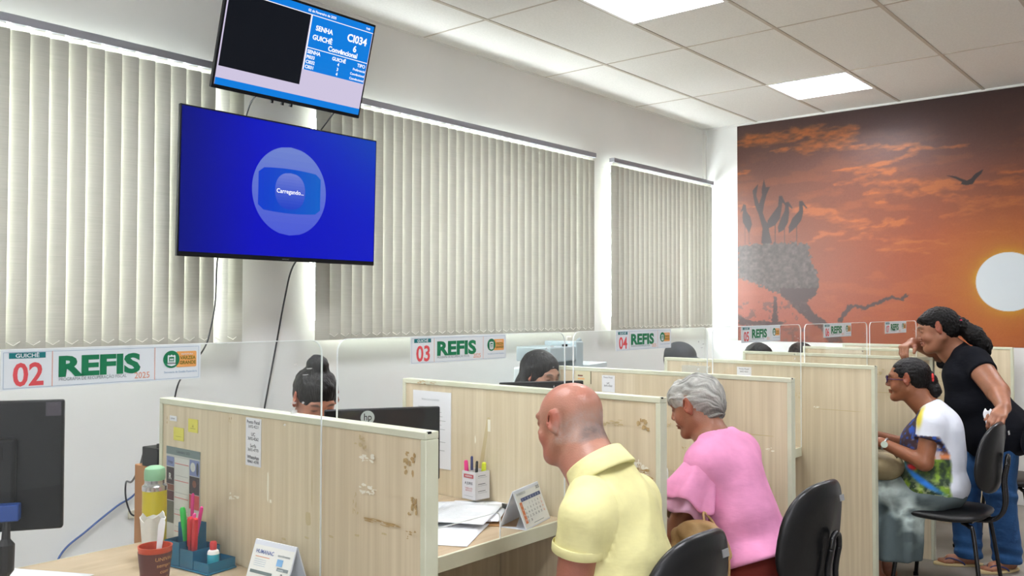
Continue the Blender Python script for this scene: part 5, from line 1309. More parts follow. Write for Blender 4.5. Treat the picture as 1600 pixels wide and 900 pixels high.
# ============ grey haired woman in a pink blouse
def pink():
    skin = np.array([150, 100, 76.])
    H = Head((2.90, 1.565, 1.124), math.radians(100), math.radians(18), 0, .89, 1.0)
    t = thing('person', 'woman with short grey hair in a pink blouse, seen from behind', 'person', (2.9, 1.36, 0))
    sL, sR = V3(2.745, 1.45, .945), V3(3.035, 1.45, .955); nk = V3(2.89, 1.465, 1.0)
    eL, eR = V3(2.69, 1.53, .70), V3(3.10, 1.56, .70); wL, wR = V3(2.78, 1.76, .78), V3(2.98, 1.78, .78)
    ch = [((2.89, 1.425, .89), (.15, .105, .13)), ((2.89, 1.38, .75), (.15, .115, .14)), ((2.905, 1.32, .6), (.168, .145, .13))]
    S = Sdf()
    for c, r in ch: S.ell(c, np.array(r) - .015, None, .06)
    shoulders(S, sL, sR, nk, .045, .042)
    S.ell((2.9, 1.3, .53), (.17, .15, .09), None, .05)
    legs = []
    for q in (-1, 1):
        hp = V3(2.9 + .09 * q, 1.32, .53); kn = V3(2.9 + .11 * q, 1.72, .50); an = V3(2.9 + .1 * q, 1.68, .09); legs.append((hp, kn, an))
        S.cone(hp, .085, kn, .06, .04); S.cone(kn, .056, an, .036, .03); S.cone(an - V3(0, .03, .04), .032, an + V3(0, .13, -.064), .024, .02)
    S.cone(sL, .048, eL, .038, .03); S.cone(eL, .037, wL, .025, .02); S.cone(sR, .048, eR, .038, .03); S.cone(eR, .037, wR, .025, .02)
    hand_ops(S, wL, (.4, .85, -.02), (0, 0, 1), (1, 0, 0), curl=(.2, .3, .2), L=.16); hand_ops(S, wR, (-.3, .9, -.02), (0, 0, 1), (-1, 0, 0), curl=(.2, .3, .2), L=.16)
    S.cone(H.W((-.03, 0, -.03)), .05, nk + V3(0, 0, -.02), .052, .03); S.cone(H.W((.01, 0, -.07)), .042, nk + V3(0, .03, -.02), .045, .03)
    head_ops(S, H, .95, 1.05)
    def col(V):
        c = face_color(H, skin, V, np.zeros((len(V), 3)) + skin, (140, 84, 74), (110, 100, 96)); return lin(np.clip(c, 0, 255))
    mesh_sdf(S, (2.56, 1.06, 0), (3.24, 2.02, 1.30), .005, 'body', skinM, t, col)
    # short layered grey hair
    G = Sdf(); e = lambda c, r, k=.02, op='u': G.ell(H.W(c), np.array(r) * H.s, H.R, k, op)
    e((-.024, 0, .036), (.106, .084, .090)); e((.03, 0, .066), (.066, .066, .045)); e((-.06, 0, -.02), (.060, .068, .064)); e((.05, .035, .05), (.042, .038, .036)); e((.05, -.035, .05), (.042, .038, .036))
    e((.09, 0, -.035), (.07, .066, .078), .01, 's')
    for y_ in (1, -1): e((.018, .085 * y_, -.028), (.034, .03, .042), .01, 's')
    def flow(q):
        wv = .10 * np.sin(q[:, 0] * 55 + 9 * q[:, 2] * 10) + 1.1 * vnoise(q * 26, 77)
        return np.stack([np.arctan2(q[:, 1], q[:, 2] + .06) * 8 + wv * 1.6, q[:, 0] * 16 + q[:, 2] * -14 + wv, q[:, 0] * 0], 1)
    def strands(P):
        F_ = flow(H.L(P)); a = vnoise(F_, 3); b_ = vnoise(F_ * np.array([2.6, 2.2, 1]), 5)
        return -.012 * (a - .5) - .007 * (b_ - .5)
    G.disp(strands)
    def gcol(V):
        q = H.L(V); F_ = flow(q); a = fbm(F_ * np.array([2.5, 1.5, 1]), 8, 3); b_ = vnoise(F_, 3)
        c = mixc(np.zeros((len(V), 3)) + np.array([158, 158, 152.]), (206, 206, 200), (a - .5) * 2.5); c = mixc(c, (100, 100, 95), (.5 - a) * 2.0 + (.42 - b_) * .8)
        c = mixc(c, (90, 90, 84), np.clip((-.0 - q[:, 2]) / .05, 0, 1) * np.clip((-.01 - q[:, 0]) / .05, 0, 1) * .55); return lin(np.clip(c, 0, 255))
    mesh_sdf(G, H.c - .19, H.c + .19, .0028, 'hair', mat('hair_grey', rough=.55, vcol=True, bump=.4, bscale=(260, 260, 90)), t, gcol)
    # blouse with two-layer flared sleeves
    C = Sdf()
    for c, r in ch: C.ell(c, np.array(r) + .006, None, .06)
    shoulders(C, sL, sR, nk, .064, .055); C.ell((2.905, 1.3, .60), (.182, .165, .11), None, .04)
    C.disp(folds(.008, 6.5, 13, (.2, .1, 1), 2.5)); C.disp(lambda P: .006 * np.sin(P[:, 2] * 34 + 12 * P[:, 0]) * np.clip((.85 - P[:, 2]) * 6, 0, 1))
    C.cone(nk + V3(0, .01, .028), .052, nk + V3(0, .04, .12), .07, .012, 's'); C.cut((2.9, 1.2, .66), nrm((-.1, -.45, -1)), .012)
    pk = cloth('blouse_pink', (240, 160, 202))
    mesh_sdf(C, (2.62, 1.04, .42), (3.2, 1.66, 1.12), .006, 'blouse', pk, t)
    pale = cloth('blouse_lining', (226, 178, 208))
    for s_, e_, q in ((sL, eL, -1), (sR, eR, 1)):
        d = nrm(e_ - s_ + V3(.02 * q, 0, 0)); a = nrm(np.cross(d, (0, 1, 0))); b_ = np.cross(d, a)
        for nm, m_, L_, r0, r1, ph in (('sleeve_layer', pk, .135, .056, .098, 0.), ('sleeve_lining', pale, .175, .05, .084, 1.3)):
            mb = MB()
            def sl(i, j, d=d, a=a, b_=b_, L_=L_, r0=r0, r1=r1, ph=ph, s_=s_, q=q):
                th = 2 * math.pi * i; st = -.03 + (L_ + .03) * j; R_ = r0 + (r1 - r0) * max(0, j - .1) ** 1.2
                if j < .18: R_ *= math.sqrt(max(0.0, 1 - ((.18 - j) / .18) ** 2)) * .98 + .02
                R_ *= 1 + (.10 * j * math.sin(5 * th + ph) + .05 * j * math.sin(9 * th + 2 * ph)); p = s_ + d * (st + .012 * j * math.sin(4 * th + ph)) + (a * math.cos(th) + b_ * math.sin(th)) * R_
                return tuple(p)
            mb.grid(sl, 64, 16); o = mb.build(nm, m_, t, smooth=True, solid=.002); o.location = -Vector(t.location)
    J = Sdf(); J.ell((2.9, 1.29, .53), (.176, .158, .092), None, .04); J.ell((2.905, 1.32, .60), (.163, .142, .14), None, .04)
    for hp, kn, an in legs: J.cone(hp, .095, kn, .07, .04); J.cone(kn, .07, an, .06, .03, cut=[(an, (0, 0, -1))])
    J.disp(folds(.006, 9, 23))
    mesh_sdf(J, (2.6, 1.04, .02), (3.2, 1.86, .78), .008, 'trousers', cloth('trouser_brown', (98, 36, 28)), t)
    # handbag on her lap and arm
    b = thing('handbag', 'tan leather handbag hanging at the side of the woman in pink', 'handbag', (2.645, 1.40, .62)); B = Sdf()
    B.ell((2.635, 1.41, .69), (.05, .10, .095), None, .03); B.ell((2.635, 1.41, .59), (.06, .115, .085), None, .04); B.disp(folds(.022, 15, 33, (0, 1, .6), 3)); B.cut((2.6, 1.4, .785), (0, 0, 1), .01)
    tan = mat('leather_tan', (184, 152, 104), .5, vary=(164, 132, 86), vscale=(20, 20, 20), bump=.1, bscale=(90, 90, 90))
    mesh_sdf(B, (2.54, 1.22, .46), (2.74, 1.6, .84), .005, 'bag_body', tan, b)
    def add(nm, mb, m_, **k): o = mb.build(nm, m_, b, **k); o.location = -Vector(b.location); return o
    for y0, ph in ((1.48, .05),):
        mb = MB(); mb.tube(smooth_path([(2.642, 1.33 + ph, .70), (2.655, 1.35 + ph, .775), (2.675, 1.36 + ph, .80), (2.70, 1.33 + ph, .75), (2.705, 1.29 + ph, .66), (2.69, 1.28 + ph, .6)]), .0045, n=8); add('strap', mb, tan, smooth=True)
    mb = MB()
    for k in range(2): mb.tube(smooth_path([(2.60, 1.36 + .05 * k, .53), (2.592, 1.36 + .05 * k, .48), (2.6, 1.372 + .05 * k, .42)]), .004, n=6)
    mb.tube(smooth_path([(2.59, 1.33, .54), (2.585, 1.4, .53), (2.59, 1.47, .54)]), .005, n=6); add('tassel_cord', mb, tan, smooth=True)
    mb = MB()
    for k in range(4): mb.cyl((2.583, 1.35 + .035 * k, .555), (2.59, 1.35 + .035 * k, .555), .006, n=12)
    add('rivets', mb, mat('brass', (190, 150, 80), .3, metal=.8))
pink()

# ============ seated woman in glasses and a printed shirt
def seated():
    skin = np.array([148, 94, 66.])
    H = Head((4.945, 1.41, 1.105), math.radians(103), math.radians(2), 0, .96, .98)
    t = thing('person', 'seated woman in glasses with a ponytail, white parrot print shirt and grey skirt', 'person', (4.98, 1.25, 0))
    sL, sR = V3(4.83, 1.265, .895), V3(5.12, 1.29, .90); nk = V3(4.965, 1.29, .955)
    eL, eR = V3(4.795, 1.29, .70), V3(5.15, 1.42, .72); wL, wR = V3(4.78, 1.50, .785), V3(5.02, 1.60, .785)
    ch = [((4.955, 1.35, .79), (.125, .085, .085)), ((4.965, 1.26, .84), (.15, .11, .13)), ((4.965, 1.275, .71), (.15, .13, .13)), ((4.97, 1.30, .57), (.165, .15, .12))]
    S = Sdf()
    for c, r in ch: S.ell(c, np.array(r) - .015, None, .06)
    shoulders(S, sL, sR, nk, .046, .04)
    S.cone(sL, .050, eL, .041, .03); S.cone(eL, .04, wL, .026, .02); S.cone(sR, .05, eR, .041, .03); S.cone(eR, .04, wR, .026, .02)
    hand_ops(S, wL, (.25, .9, .0), (0, 0, 1), (1, 0, 0), curl=(.2, .3, .2), L=.165); hand_ops(S, wR, (-.3, .9, 0), (0, 0, 1), (-1, 0, 0), curl=(.2, .3, .2), L=.165)
    S.ell((4.97, 1.30, .53), (.17, .15, .09), None, .05); legs = []
    for q in (-1, 1):
        hp = V3(4.97 + .08 * q, 1.30, .53); kn = V3(4.975 + .09 * q, 1.64, .50); an = V3(4.965 + .08 * q, 1.56, .08); legs.append((hp, kn, an))
        S.cone(hp, .08, kn, .058, .04); S.cone(kn, .054, an, .034, .03); S.cone(an - V3(0, .03, .04), .03, an + V3(-.01, .14, -.056), .022, .02)
    S.cone(H.W((-.03, 0, -.03)), .048, nk + V3(0, 0, -.01), .052, .03); S.cone(H.W((.01, 0, -.07)), .04, nk + V3(0, .03, -.02), .045, .03)
    head_ops(S, H, .95, 1.15)
    def col(V): return lin(np.clip(face_color(H, skin, V, np.zeros((len(V), 3)) + skin, (120, 62, 58), (60, 42, 36)), 0, 255))
    mesh_sdf(S, (4.66, .98, 0), (5.32, 1.84, 1.26), .0048, 'body', skinM, t, col)
    G = Sdf(); e = lambda c, r, k=.02, op='u': G.ell(H.W(c), np.array(r) * H.s, H.R, k, op)
    e((-.02, 0, .036), (.102, .083, .088)); e((-.055, 0, -.01), (.06, .064, .05)); e((-.115, 0, .012), (.022, .024, .03), .02)
    G.cone(H.W((-.125, 0, .0)), .024, H.W((-.135, .005, -.06)), .028, .02); G.cone(H.W((-.135, .005, -.06)), .028, H.W((-.115, .01, -.12)), .012, .02)
    e((.085, 0, -.04), (.072, .066, .088), .012, 's')
    for y_ in (1, -1): e((.01, .086 * y_, -.018), (.03, .03, .04), .01, 's')
    G.disp(lambda P: -.004 * (vnoise(P * np.array([60, 30, 120]), 4) - .5) - .003 * (vnoise(P * 170, 6) - .5))
    mesh_sdf(G, H.c - .22, H.c + .16, .0032, 'hair', hair_black, t)
    def hadd(nm, mb, m_, **k): o = mb.build(nm, m_, t, **k); o.location = -Vector(t.location); return o
    mb = MB(); c0 = H.W((-.122, 0, .008))
    mb.tube([c0 + H.R @ (V3(-.004 * math.cos(a), .025 * math.cos(a), .025 * math.sin(a))) for a in [2 * math.pi * k / 20 for k in range(21)]], .008, n=8); hadd('hair_tie', mb, mat('tie_red', (214, 50, 50), .6), smooth=True)
    gl = mat('glasses_dark', (52, 34, 78), .25); lens = glass_mat('lens', (.78, .8, .9), .12); mb = MB(); lm = MB()
    for y_ in (1, -1):
        pts = [H.W((.108 - .006 * abs(math.cos(a)) , y_ * (.033 + .026 * math.cos(a)), .004 + .019 * math.sin(a))) for a in [2 * math.pi * k / 24 for k in range(25)]]
        mb.tube(pts, .0024, n=6)
        lm.add(pts[:-1], [tuple(range(24))])
        mb.tube([H.W((.104, y_ * .058, .01)), H.W((.07, y_ * .076, .008)), H.W((-.002, y_ * .083, .004)), H.W((-.012, y_ * .083, -.012))], .0024, n=6)
    mb.tube([H.W((.106, -.008, .01)), H.W((.112, 0, .013)), H.W((.106, .008, .01))], .0022, n=6)
    hadd('glasses_frame', mb, gl, smooth=True); hadd('lenses', lm, lens)
    # shirt: white sides and sleeves, parrot and foliage print in front
    C = Sdf()
    for c, r in ch: C.ell(c, np.array(r) + .008, None, .06)
    shoulders(C, sL, sR, nk, .053, .048)
    for s_, e_ in ((sL, eL), (sR, eR)):
        d = nrm(e_ - s_); C.cone(s_, .058, s_ + d * .13, .064, .03, cut=[(s_ + d * .075, d)])
    C.ell((4.97, 1.29, .56), (.178, .162, .1), None, .04); C.disp(folds(.009, 9, 43, (0, 0, 1), 2))
    C.cone(nk + V3(0, .02, .02), .052, nk + V3(0, .08, .12), .085, .012, 's'); C.cut((4.9, 1.2, .475), (0, -.25, -1))
    def pcol(V):
        q = np.stack([V[:, 1], V[:, 2], V[:, 0]], 1); y, z = V[:, 1], V[:, 2]; n = fbm(q * 26, 51, 4); n2 = fbm(q * 60, 52, 2)
        c = mixc(np.zeros((len(V), 3)) + np.array([226, 230, 240.]), (214, 220, 232), n)
        front = np.clip((y - (1.172 + .4 * np.clip(z - .74, 0, 1)) + .02 * (n - .5)) / .012, 0, 1) * np.clip((z - .50) / .01, 0, 1)
        front = front * np.where((z > .84) & (y < 1.33), 0, 1)
        leaf = mixc(np.zeros((len(V), 3)) + np.array([44, 62, 44.]), (126, 160, 50), (n - .45) * 5); leaf = mixc(leaf, (214, 220, 170), np.clip((.64 - z) * 6, 0, 1) * (n2 > .55))
        top = mixc(np.zeros((len(V), 3)) + np.array([60, 44, 52.]), (40, 80, 170), (n2 - .5) * 6); top = mixc(top, (226, 140, 90), np.exp(-((z - .735) / .02) ** 2)); top = mixc(top, (206, 190, 190), (n - .6) * 8)
        pr = mixc(leaf, (60, 44, 52), 0 * z); pr = np.where((z > .72)[:, None], top, leaf)
        bl_ = np.exp(-(((y - 1.32 - (z - .62) * 1.2) / .04) ** 2 + ((z - .615 - (1.32 - y) * -.45) / .022) ** 2) ** 2); pr = mixc(pr, (40, 120, 214), bl_)
        pr = mixc(pr, (206, 40, 50), np.exp(-(((y - 1.36) / .03) ** 2 + ((z - .665) / .014) ** 2) ** 2))
        c = mixc(c, 0, 0 * z); c = c + (pr - c) * front[:, None]
        c = mixc(c, (222, 206, 60), np.exp(-(((V[:, 1] - 1.315) / .022) ** 2 + ((z - .925) / .05) ** 2) ** 2) * .95)
        return lin(np.clip(c, 0, 255))
    mesh_sdf(C, (4.7, .98, .44), (5.28, 1.5, 1.06), .0055, 'printed_shirt', mat('shirt_print', rough=.85, vcol=True, bump=.4, bscale=(10, 10, 20)), t, pcol)
    # long grey tie-dyed skirt
    K = Sdf(); K.ell((4.97, 1.29, .525), (.182, .158, .09), None, .04); K.cone((4.86, 1.38, .45), .07, (4.89, 1.47, .2), .14, .06)
    for hp, kn, an in legs: K.cone(hp, .092, kn + V3(0, 0, .0), .074, .05); K.cone(kn, .085, an + V3(0, 0, .1), .12, .06)
    K.cone((4.97, 1.6, .46), .12, (4.965, 1.53, .24), .15, .05); K.disp(lambda P: .010 * np.sin(np.arctan2(P[:, 1] - 1.5, P[:, 0] - 4.97) * 13) * np.clip((.52 - P[:, 2]) * 4, 0, 1)); K.disp(folds(.007, 8, 63, (0, 0, 1), 2))
    K.cut((4.9, 1.5, .175), (0, 0, -1))
    K.cone((4.97, 1.58, .30), .10, (4.965, 1.56, .05), .15, .01, 's')
    def kcol(V):
        n = fbm(np.stack([V[:, 1] * 14, V[:, 2] * 16, V[:, 0] * 14], 1), 71, 4); d_ = (V[:, 2] - .49) - (V[:, 1] - 1.43) * .85
        w = np.exp(-(d_ / .10) ** 2) * 1.25 + (n - .55) * 3.0 * np.exp(-(d_ / .17) ** 2)
        c = mixc(np.zeros((len(V), 3)) + np.array([84, 98, 100.]), (214, 232, 228), w); c = mixc(c, (66, 78, 82), (n - .5) * 1.5); return lin(np.clip(c, 0, 255))
    mesh_sdf(K, (4.72, .98, .14), (5.24, 1.84, .68), .007, 'skirt', mat('skirt_tie_dye', rough=.85, vcol=True, bump=.15, bscale=(300, 300, 300)), t, kcol)
    for hp, kn, an in legs:
        mb = MB(); f0 = an + V3(-.006, .05, -.075)
        mb.prism([(.04 * math.cos(a) * (1 - .12 * math.cos(a)), .125 * math.sin(a)) for a in [2 * math.pi * k / 20 for k in range(20)]], f0, (1, 0, 0), (0, 1, 0), (0, 0, .014))
        hadd('sandal', mb, blackmat_m)
    # wrist watch
    w_ = thing('wrist_watch', 'small silver watch on the left wrist of the seated woman', 'watch', tuple(wL)); mb = MB(); d = nrm(wL - eL); a = nrm(np.cross(d, (0, 0, 1))); b_ = np.cross(d, a); cc = wL - d * .022
    mb.tube([tuple(cc + (a * math.cos(x) + b_ * math.sin(x)) * .0305) for x in [2 * math.pi * k / 24 for k in range(25)]], .0055, n=8); o = mb.build('strap', alu_m, w_, smooth=True); o.location = -Vector(w_.location)
    mb = MB(); fd = nrm(a * -1.0 + V3(-.5, -.3, .1)); mb.cyl(tuple(cc + fd * .028), tuple(cc + fd * .037), .017, n=24); o = mb.build('case', mat('watch_case', (190, 205, 190), .3, metal=.3), w_, smooth='auto'); o.location = -Vector(w_.location)
    # bag on her lap
    b = thing('handbag', 'olive beige handbag resting on the lap of the seated woman', 'handbag', (4.86, 1.5, .62)); B = Sdf()
    B.ell((4.87, 1.52, .65), (.095, .115, .07), None, .03); B.disp(folds(.013, 13, 83, (0, 1, -.5), 2.5))
    mesh_sdf(B, (4.7, 1.3, .54), (5.04, 1.68, .78), .0055, 'bag_body', mat('bag_olive', (160, 146, 112), .6, vary=(138, 124, 90), vscale=(20, 20, 20)), b)
    mb = MB(); mb.tube(smooth_path([(4.80, 1.42, .71), (4.80, 1.46, .745), (4.81, 1.54, .745), (4.82, 1.58, .70)]), .007, n=8); o = mb.build('handle', mat('bag_olive_dark', (120, 106, 78), .6), b, smooth=True); o.location = -Vector(b.location)
seated()

# ============ standing woman leaning on the partition
def standing():
    skin = np.array([158, 106, 80.])
    H = Head((5.515, 1.41, 1.362), math.radians(114), math.radians(14), math.radians(3), 1.04, 1.04)
    t = thing('person', 'standing woman in a black top and jeans, leaning with one hand near her chin', 'person', (5.58, 1.2, 0))
    sL, sR = V3(5.49, 1.205, 1.185), V3(5.74, 1.34, 1.185); nk = V3(5.585, 1.325, 1.245)
    eL, eR = V3(5.335, 1.06, 1.035), V3(5.67, 1.44, 1.22); wL, wR = V3(5.10, .985, .975), V3(5.55, 1.55, 1.28)
    hipc = V3(5.63, 1.10, .84)
    ch = [((5.60, 1.255, 1.10), (.175, .13, .13)), ((5.605, 1.22, .94), (.175, .155, .14)), ((5.625, 1.14, .78), (.185, .16, .13))]
    S = Sdf()
    for c, r in ch: S.ell(c, np.array(r) - .015, None, .06)
    shoulders(S, sL, sR, nk, .055, .045)
    S.cone(sL, .070, eL, .058, .03); S.cone(eL, .056, wL, .034, .02); S.cone(sR, .06, eR, .05, .03); S.cone(eR, .048, wR, .032, .02)
    hand_ops(S, wR, (-.72, .30, -.22), (-.15, .15, .9), (-.3, -.8, .0), L=.18, curl=(.95, .5, .3), spread=.25)
    hand_ops(S, wL, (-.82, .12, -.36), (-.15, -.2, 1), (-.2, 1, .1), L=.175, curl=(.5, .8, .6), spread=.15, thumb=.6)
    legs = []
    for hp, kn, an, tip in (((5.54, 1.10, .80), (5.57, 1.10, .46), (5.655, 1.085, .085), (-.13, .085)), ((5.70, 1.13, .80), (5.64, 1.30, .45), (5.63, 1.28, .085), (-.09, .14))):
        hp, kn, an = V3(*hp), V3(*kn), V3(*an); legs.append((hp, kn, an, tip))
        S.cone(hp, .10, kn, .066, .05); S.cone(kn, .062, an, .04, .03); d = nrm(V3(tip[0], tip[1], 0)); s_ = np.cross(d, (0, 0, 1))
        S.cone(an - d * .03 - V3(0, 0, .045), .032, an + d * .10 - V3(0, 0, .055), .03, .03)
        for k in range(5):
            b0 = an + d * .10 + s_ * (.030 - .014 * k) * (1 if True else 1) - V3(0, 0, .062); S.cone(b0, .012, b0 + d * (.055 - .006 * abs(k - 1)) - V3(0, 0, .004), .0095 if k else .011, .006)
    S.cone(H.W((-.03, 0, -.04)), .054, nk + V3(0, 0, -.02), .06, .03); S.cone(H.W((.01, 0, -.07)), .045, nk + V3(-.01, .04, -.03), .05, .03)
    head_ops(S, H, 1.1, 1.1); S.ell(H.W((.03, 0, -.09)), np.array((.05, .05, .026)), H.R, .03)
    def col(V): return lin(np.clip(face_color(H, skin, V, np.zeros((len(V), 3)) + skin, (134, 74, 68), (40, 28, 26)), 0, 255))
    mesh_sdf(S, (4.9, .9, 0), (5.95, 1.78, 1.45), .0048, 'body', skinM, t, col)
    G = Sdf(); e = lambda c, r, k=.02, op='u': G.ell(H.W(c), np.array(r) * H.s * V3(1, H.w, 1), H.R, k, op)
    e((-.022, 0, .036), (.106, .084, .088)); e((-.06, 0, -.01), (.068, .07, .06)); e((.03, .02, .066), (.06, .05, .03)); e((-.13, 0, -.0), (.032, .036, .04), .03)
    G.chain([H.W((-.14, 0, -.02)), H.W((-.175, .01, -.075)), H.W((-.205, .015, -.135)), H.W((-.225, .02, -.185))], [.038, .048, .038, .012], .03)
    e((.088, 0, -.035), (.07, .07, .094), .012, 's')
    for y_ in (1, -1): e((.006, .09 * y_, -.022), (.030, .032, .040), .01, 's')
    G.disp(lambda P: -.014 * (vnoise(P * np.array([70, 70, 34]) + 1.2 * np.sin(P[:, [2, 0, 1]] * 60), 4) - .5) * np.clip((1.36 - P[:, 2]) * 8, .25, 1) - .007 * (vnoise(P * 110, 6) - .5))
    mesh_sdf(G, H.c - V3(.26, .34, .32), H.c + V3(.26, .2, .18), .0036, 'hair', hair_wavy, t)
    def hadd(nm, mb, m_, **k): o = mb.build(nm, m_, t, **k); o.location = -Vector(t.location); return o
    mb = MB(); mb.tube([H.W((-.125, .03 * math.cos(a), .01 + .03 * math.sin(a))) for a in [2 * math.pi * k / 16 for k in range(17)]], .012, n=8); hadd('hair_clip', mb, mat('clip_pink', (216, 44, 84), .5), smooth=True)
    C = Sdf()
    for c, r in ch: C.ell(c, np.array(r) + .01, None, .06)
    shoulders(C, sL, sR, nk, .064, .05)
    for s_, e_ in ((sL, eL), (sR, eR)):
        d = nrm(e_ - s_); C.cone(s_, .078, s_ + d * .2, .082, .03, cut=[(s_ + d * .10, d)])
    C.ell((5.62, 1.125, .79), (.20, .183, .175), None, .05); C.disp(folds(.009, 7, 93, (0, 0, 1), 2))
    C.cone(nk + V3(-.02, .03, .0), .060, nk + V3(-.05, .14, .02), .105, .012, 's'); C.cut((5.6, 1.1, .655), (0, -.1, -1))
    mesh_sdf(C, (5.3, .86, .6), (5.98, 1.56, 1.28), .007, 'black_top', cloth('top_black', (17, 19, 26)), t)
    jm = mat('denim', (34, 84, 136), .85, vary=(22, 62, 108), vscale=(9, 9, 5), bump=.6, bscale=(16, 16, 30)); J = Sdf()
    J.ell((5.63, 1.115, .80), (.172, .148, .12), None, .05)
    for hp, kn, an, tip in legs: J.cone(hp, .11, kn, .078, .04); J.cone(kn, .078, an + V3(0, 0, -.01), .074, .03, cut=[(an - V3(0, 0, .035), (0, 0, -1))])
    J.disp(folds(.006, 10, 103)); J.disp(lambda P: .004 * np.sin(P[:, 2] * 90 + P[:, 0] * 30) * (np.exp(-((P[:, 2] - .46) / .06) ** 2) + np.exp(-((P[:, 2] - .1) / .06) ** 2)))
    mesh_sdf(J, (5.38, .9, .02), (5.88, 1.48, .96), .0065, 'jeans', jm, t)
    sole = mat('sole_beige', (196, 176, 130), .6); st = mat('strap_navy', (44, 44, 90), .5)
    for hp, kn, an, tip in legs:
        d = nrm(V3(tip[0], tip[1], 0)); s_ = np.cross(d, (0, 0, 1)); f0 = an + d * .055; f0[2] = 0; mb = MB()
        mb.prism([(.046 * math.cos(a) * (1 + .12 * math.sin(a)), .138 * math.sin(a)) for a in [2 * math.pi * k / 24 for k in range(24)]], f0, s_, d, (0, 0, .014)); so = hadd('flip_flop_sole', mb, sole, bevel=.003)
        mb = MB(); tp = f0 + d * .085 + V3(0, 0, .016)
        for q in (1, -1): mb.tube(smooth_path([tuple(tp), tuple(tp - d * .03 + s_ * q * .022 + V3(0, 0, .026)), tuple(f0 + d * .0 + s_ * q * .042 + V3(0, 0, .03)), tuple(f0 - d * .02 + s_ * q * .046 + V3(0, 0, .012))]), .0045, n=8)
        hadd('flip_flop_strap', mb, st, smooth=True)
    # necklace cord
    mb = MB(); c0 = nk + V3(-.02, .03, .0)
    # folded tissue in the left hand
    tt = thing('tissue', 'crumpled white tissue held in the left hand of the standing woman', 'tissue', (5.03, 1.03, .95)); mb = MB()
    mb.grid(lambda i, j: (5.045 - .02 * j + .006 * math.sin(6 * i), 1.045 + .03 * (i - .5) + .008 * math.sin(5 * j), .965 - .085 * j + .006 * math.sin(8 * i)), 8, 8)
    o = mb.build('fold', paper_m, tt, smooth=True, solid=.002); o.location = -Vector(tt.location)
    b = thing('shoulder_bag', 'black shoulder bag with a pale strap hanging beside the jeans of the standing woman', 'bag', (5.50, .93, .74)); B = Sdf()
    B.ell((5.52, .93, .76), (.12, .05, .10), None, .03); B.disp(folds(.008, 12, 111)); mesh_sdf(B, (5.36, .84, .62), (5.68, 1.0, .9), .006, 'bag_body', mat('bag_black', (20, 22, 30), .6), b)
    mb = MB(); mb.tube(smooth_path([(5.42, .90, .80), (5.40, .895, .86), (5.41, .90, .92), (5.45, .93, .96)]), .006, n=8); o = mb.build('strap', mat('strap_pale', (206, 200, 120), .6), b, smooth=True); o.location = -Vector(b.location)
standing()

# ============ clerks behind the counters
def clerk(label, hc, yaw, pitch, skin, shirt, hair, roll=0., wide=1., browc=(40, 30, 28), byaw=None):
    H = Head(hc, yaw, pitch, roll, .98, wide); yaw = yaw if byaw is None else byaw; f = V3(math.cos(yaw), math.sin(yaw), 0); l = V3(-f[1], f[0], 0); c0 = V3(*hc)
    base = c0 - f * .11; t = thing('person', label, 'person', (base[0], base[1], 0)); nk = base + f * .02; nk[2] = hc[2] - .15
    S = Sdf(); B = Sdf(); z = hc[2]
    sL, sR = nk + l * .155 - V3(0, 0, .06), nk - l * .155 - V3(0, 0, .06)
    R3 = np.stack([f, l, V3(0, 0, 1)], 1)
    for zz_, r in ((.16 + .06, (.10, .14, .13)), (.36, (.10, .135, .15)), (.52, (.115, .15, .13))):
        cc = base.copy(); cc[2] = z - zz_ - .03; S.ell(cc, r, R3, .05); B.ell(cc, np.array(r) + .016, R3, .05)
    shoulders(S, sL, sR, nk, .045, .04); shoulders(B, sL, sR, nk, .055, .048)
    for s_, q in ((sL, 1), (sR, -1)):
        e_ = s_ + l * q * .03 + f * .05 - V3(0, 0, .24); e_[2] = max(e_[2], ZD + .05); w_ = V3(*(e_ + f * .17 - l * q * .06)); w_[2] = max(w_[2], ZD + .035); 
        S.cone(s_, .046, e_, .037, .03); S.cone(e_, .036, w_, .025, .02); hand_ops(S, w_, f, (0, 0, 1), -l * q, curl=(.25, .3, .2), L=.165)
        d = nrm(e_ - s_); B.cone(s_, .058, s_ + d * .22, .058, .03, cut=[(s_ + d * .16, d)])
    S.cone(H.W((-.03, 0, -.03)), .048, nk, .052, .03); S.cone(H.W((.01, 0, -.07)), .04, nk + f * .03, .045, .03)
    head_ops(S, H, .95, 1.0)
    mesh_sdf(S, c0 - V3(.42, .46, .74), c0 + V3(.42, .42, .18), .0055, 'body', skinM, t, lambda V: lin(np.clip(face_color(H, skin, V, np.zeros((len(V), 3)) + skin, (160, 90, 84), browc), 0, 255)))
    B.cone(nk + V3(0, 0, .03), .05, nk + f * .05 + V3(0, 0, .12), .08, .01, 's'); B.disp(folds(.006, 8, 7))
    mesh_sdf(B, c0 - V3(.36, .36, .74), c0 + V3(.36, .36, .0), .009, 'shirt', shirt, t)
    # chair-height legs
    Lg = Sdf(); pb = base.copy(); pb[2] = .5; Lg.ell(pb, (.16, .17, .09), R3, .04)
    for q in (1, -1):
        k_ = pb + f * .36 + l * q * .09; an = k_.copy(); an[2] = .09; Lg.cone(pb + l * q * .08, .085, k_, .065, .04); Lg.cone(k_, .062, an, .045, .03); Lg.cone(an - V3(0, 0, .045), .04, an + f * .13 - V3(0, 0, .05), .036, .03)
    mesh_sdf(Lg, pb - V3(.55, .55, .5), pb + V3(.55, .55, .14), .012, 'trousers', cloth('trouser_navy', (40, 44, 58)), t)
    G = Sdf(); hair(G, H); mesh_sdf(G, H.c - V3(.24, .24, .34), H.c + V3(.24, .24, .26), .0038, 'hair', hair_black, t)
    return t, H
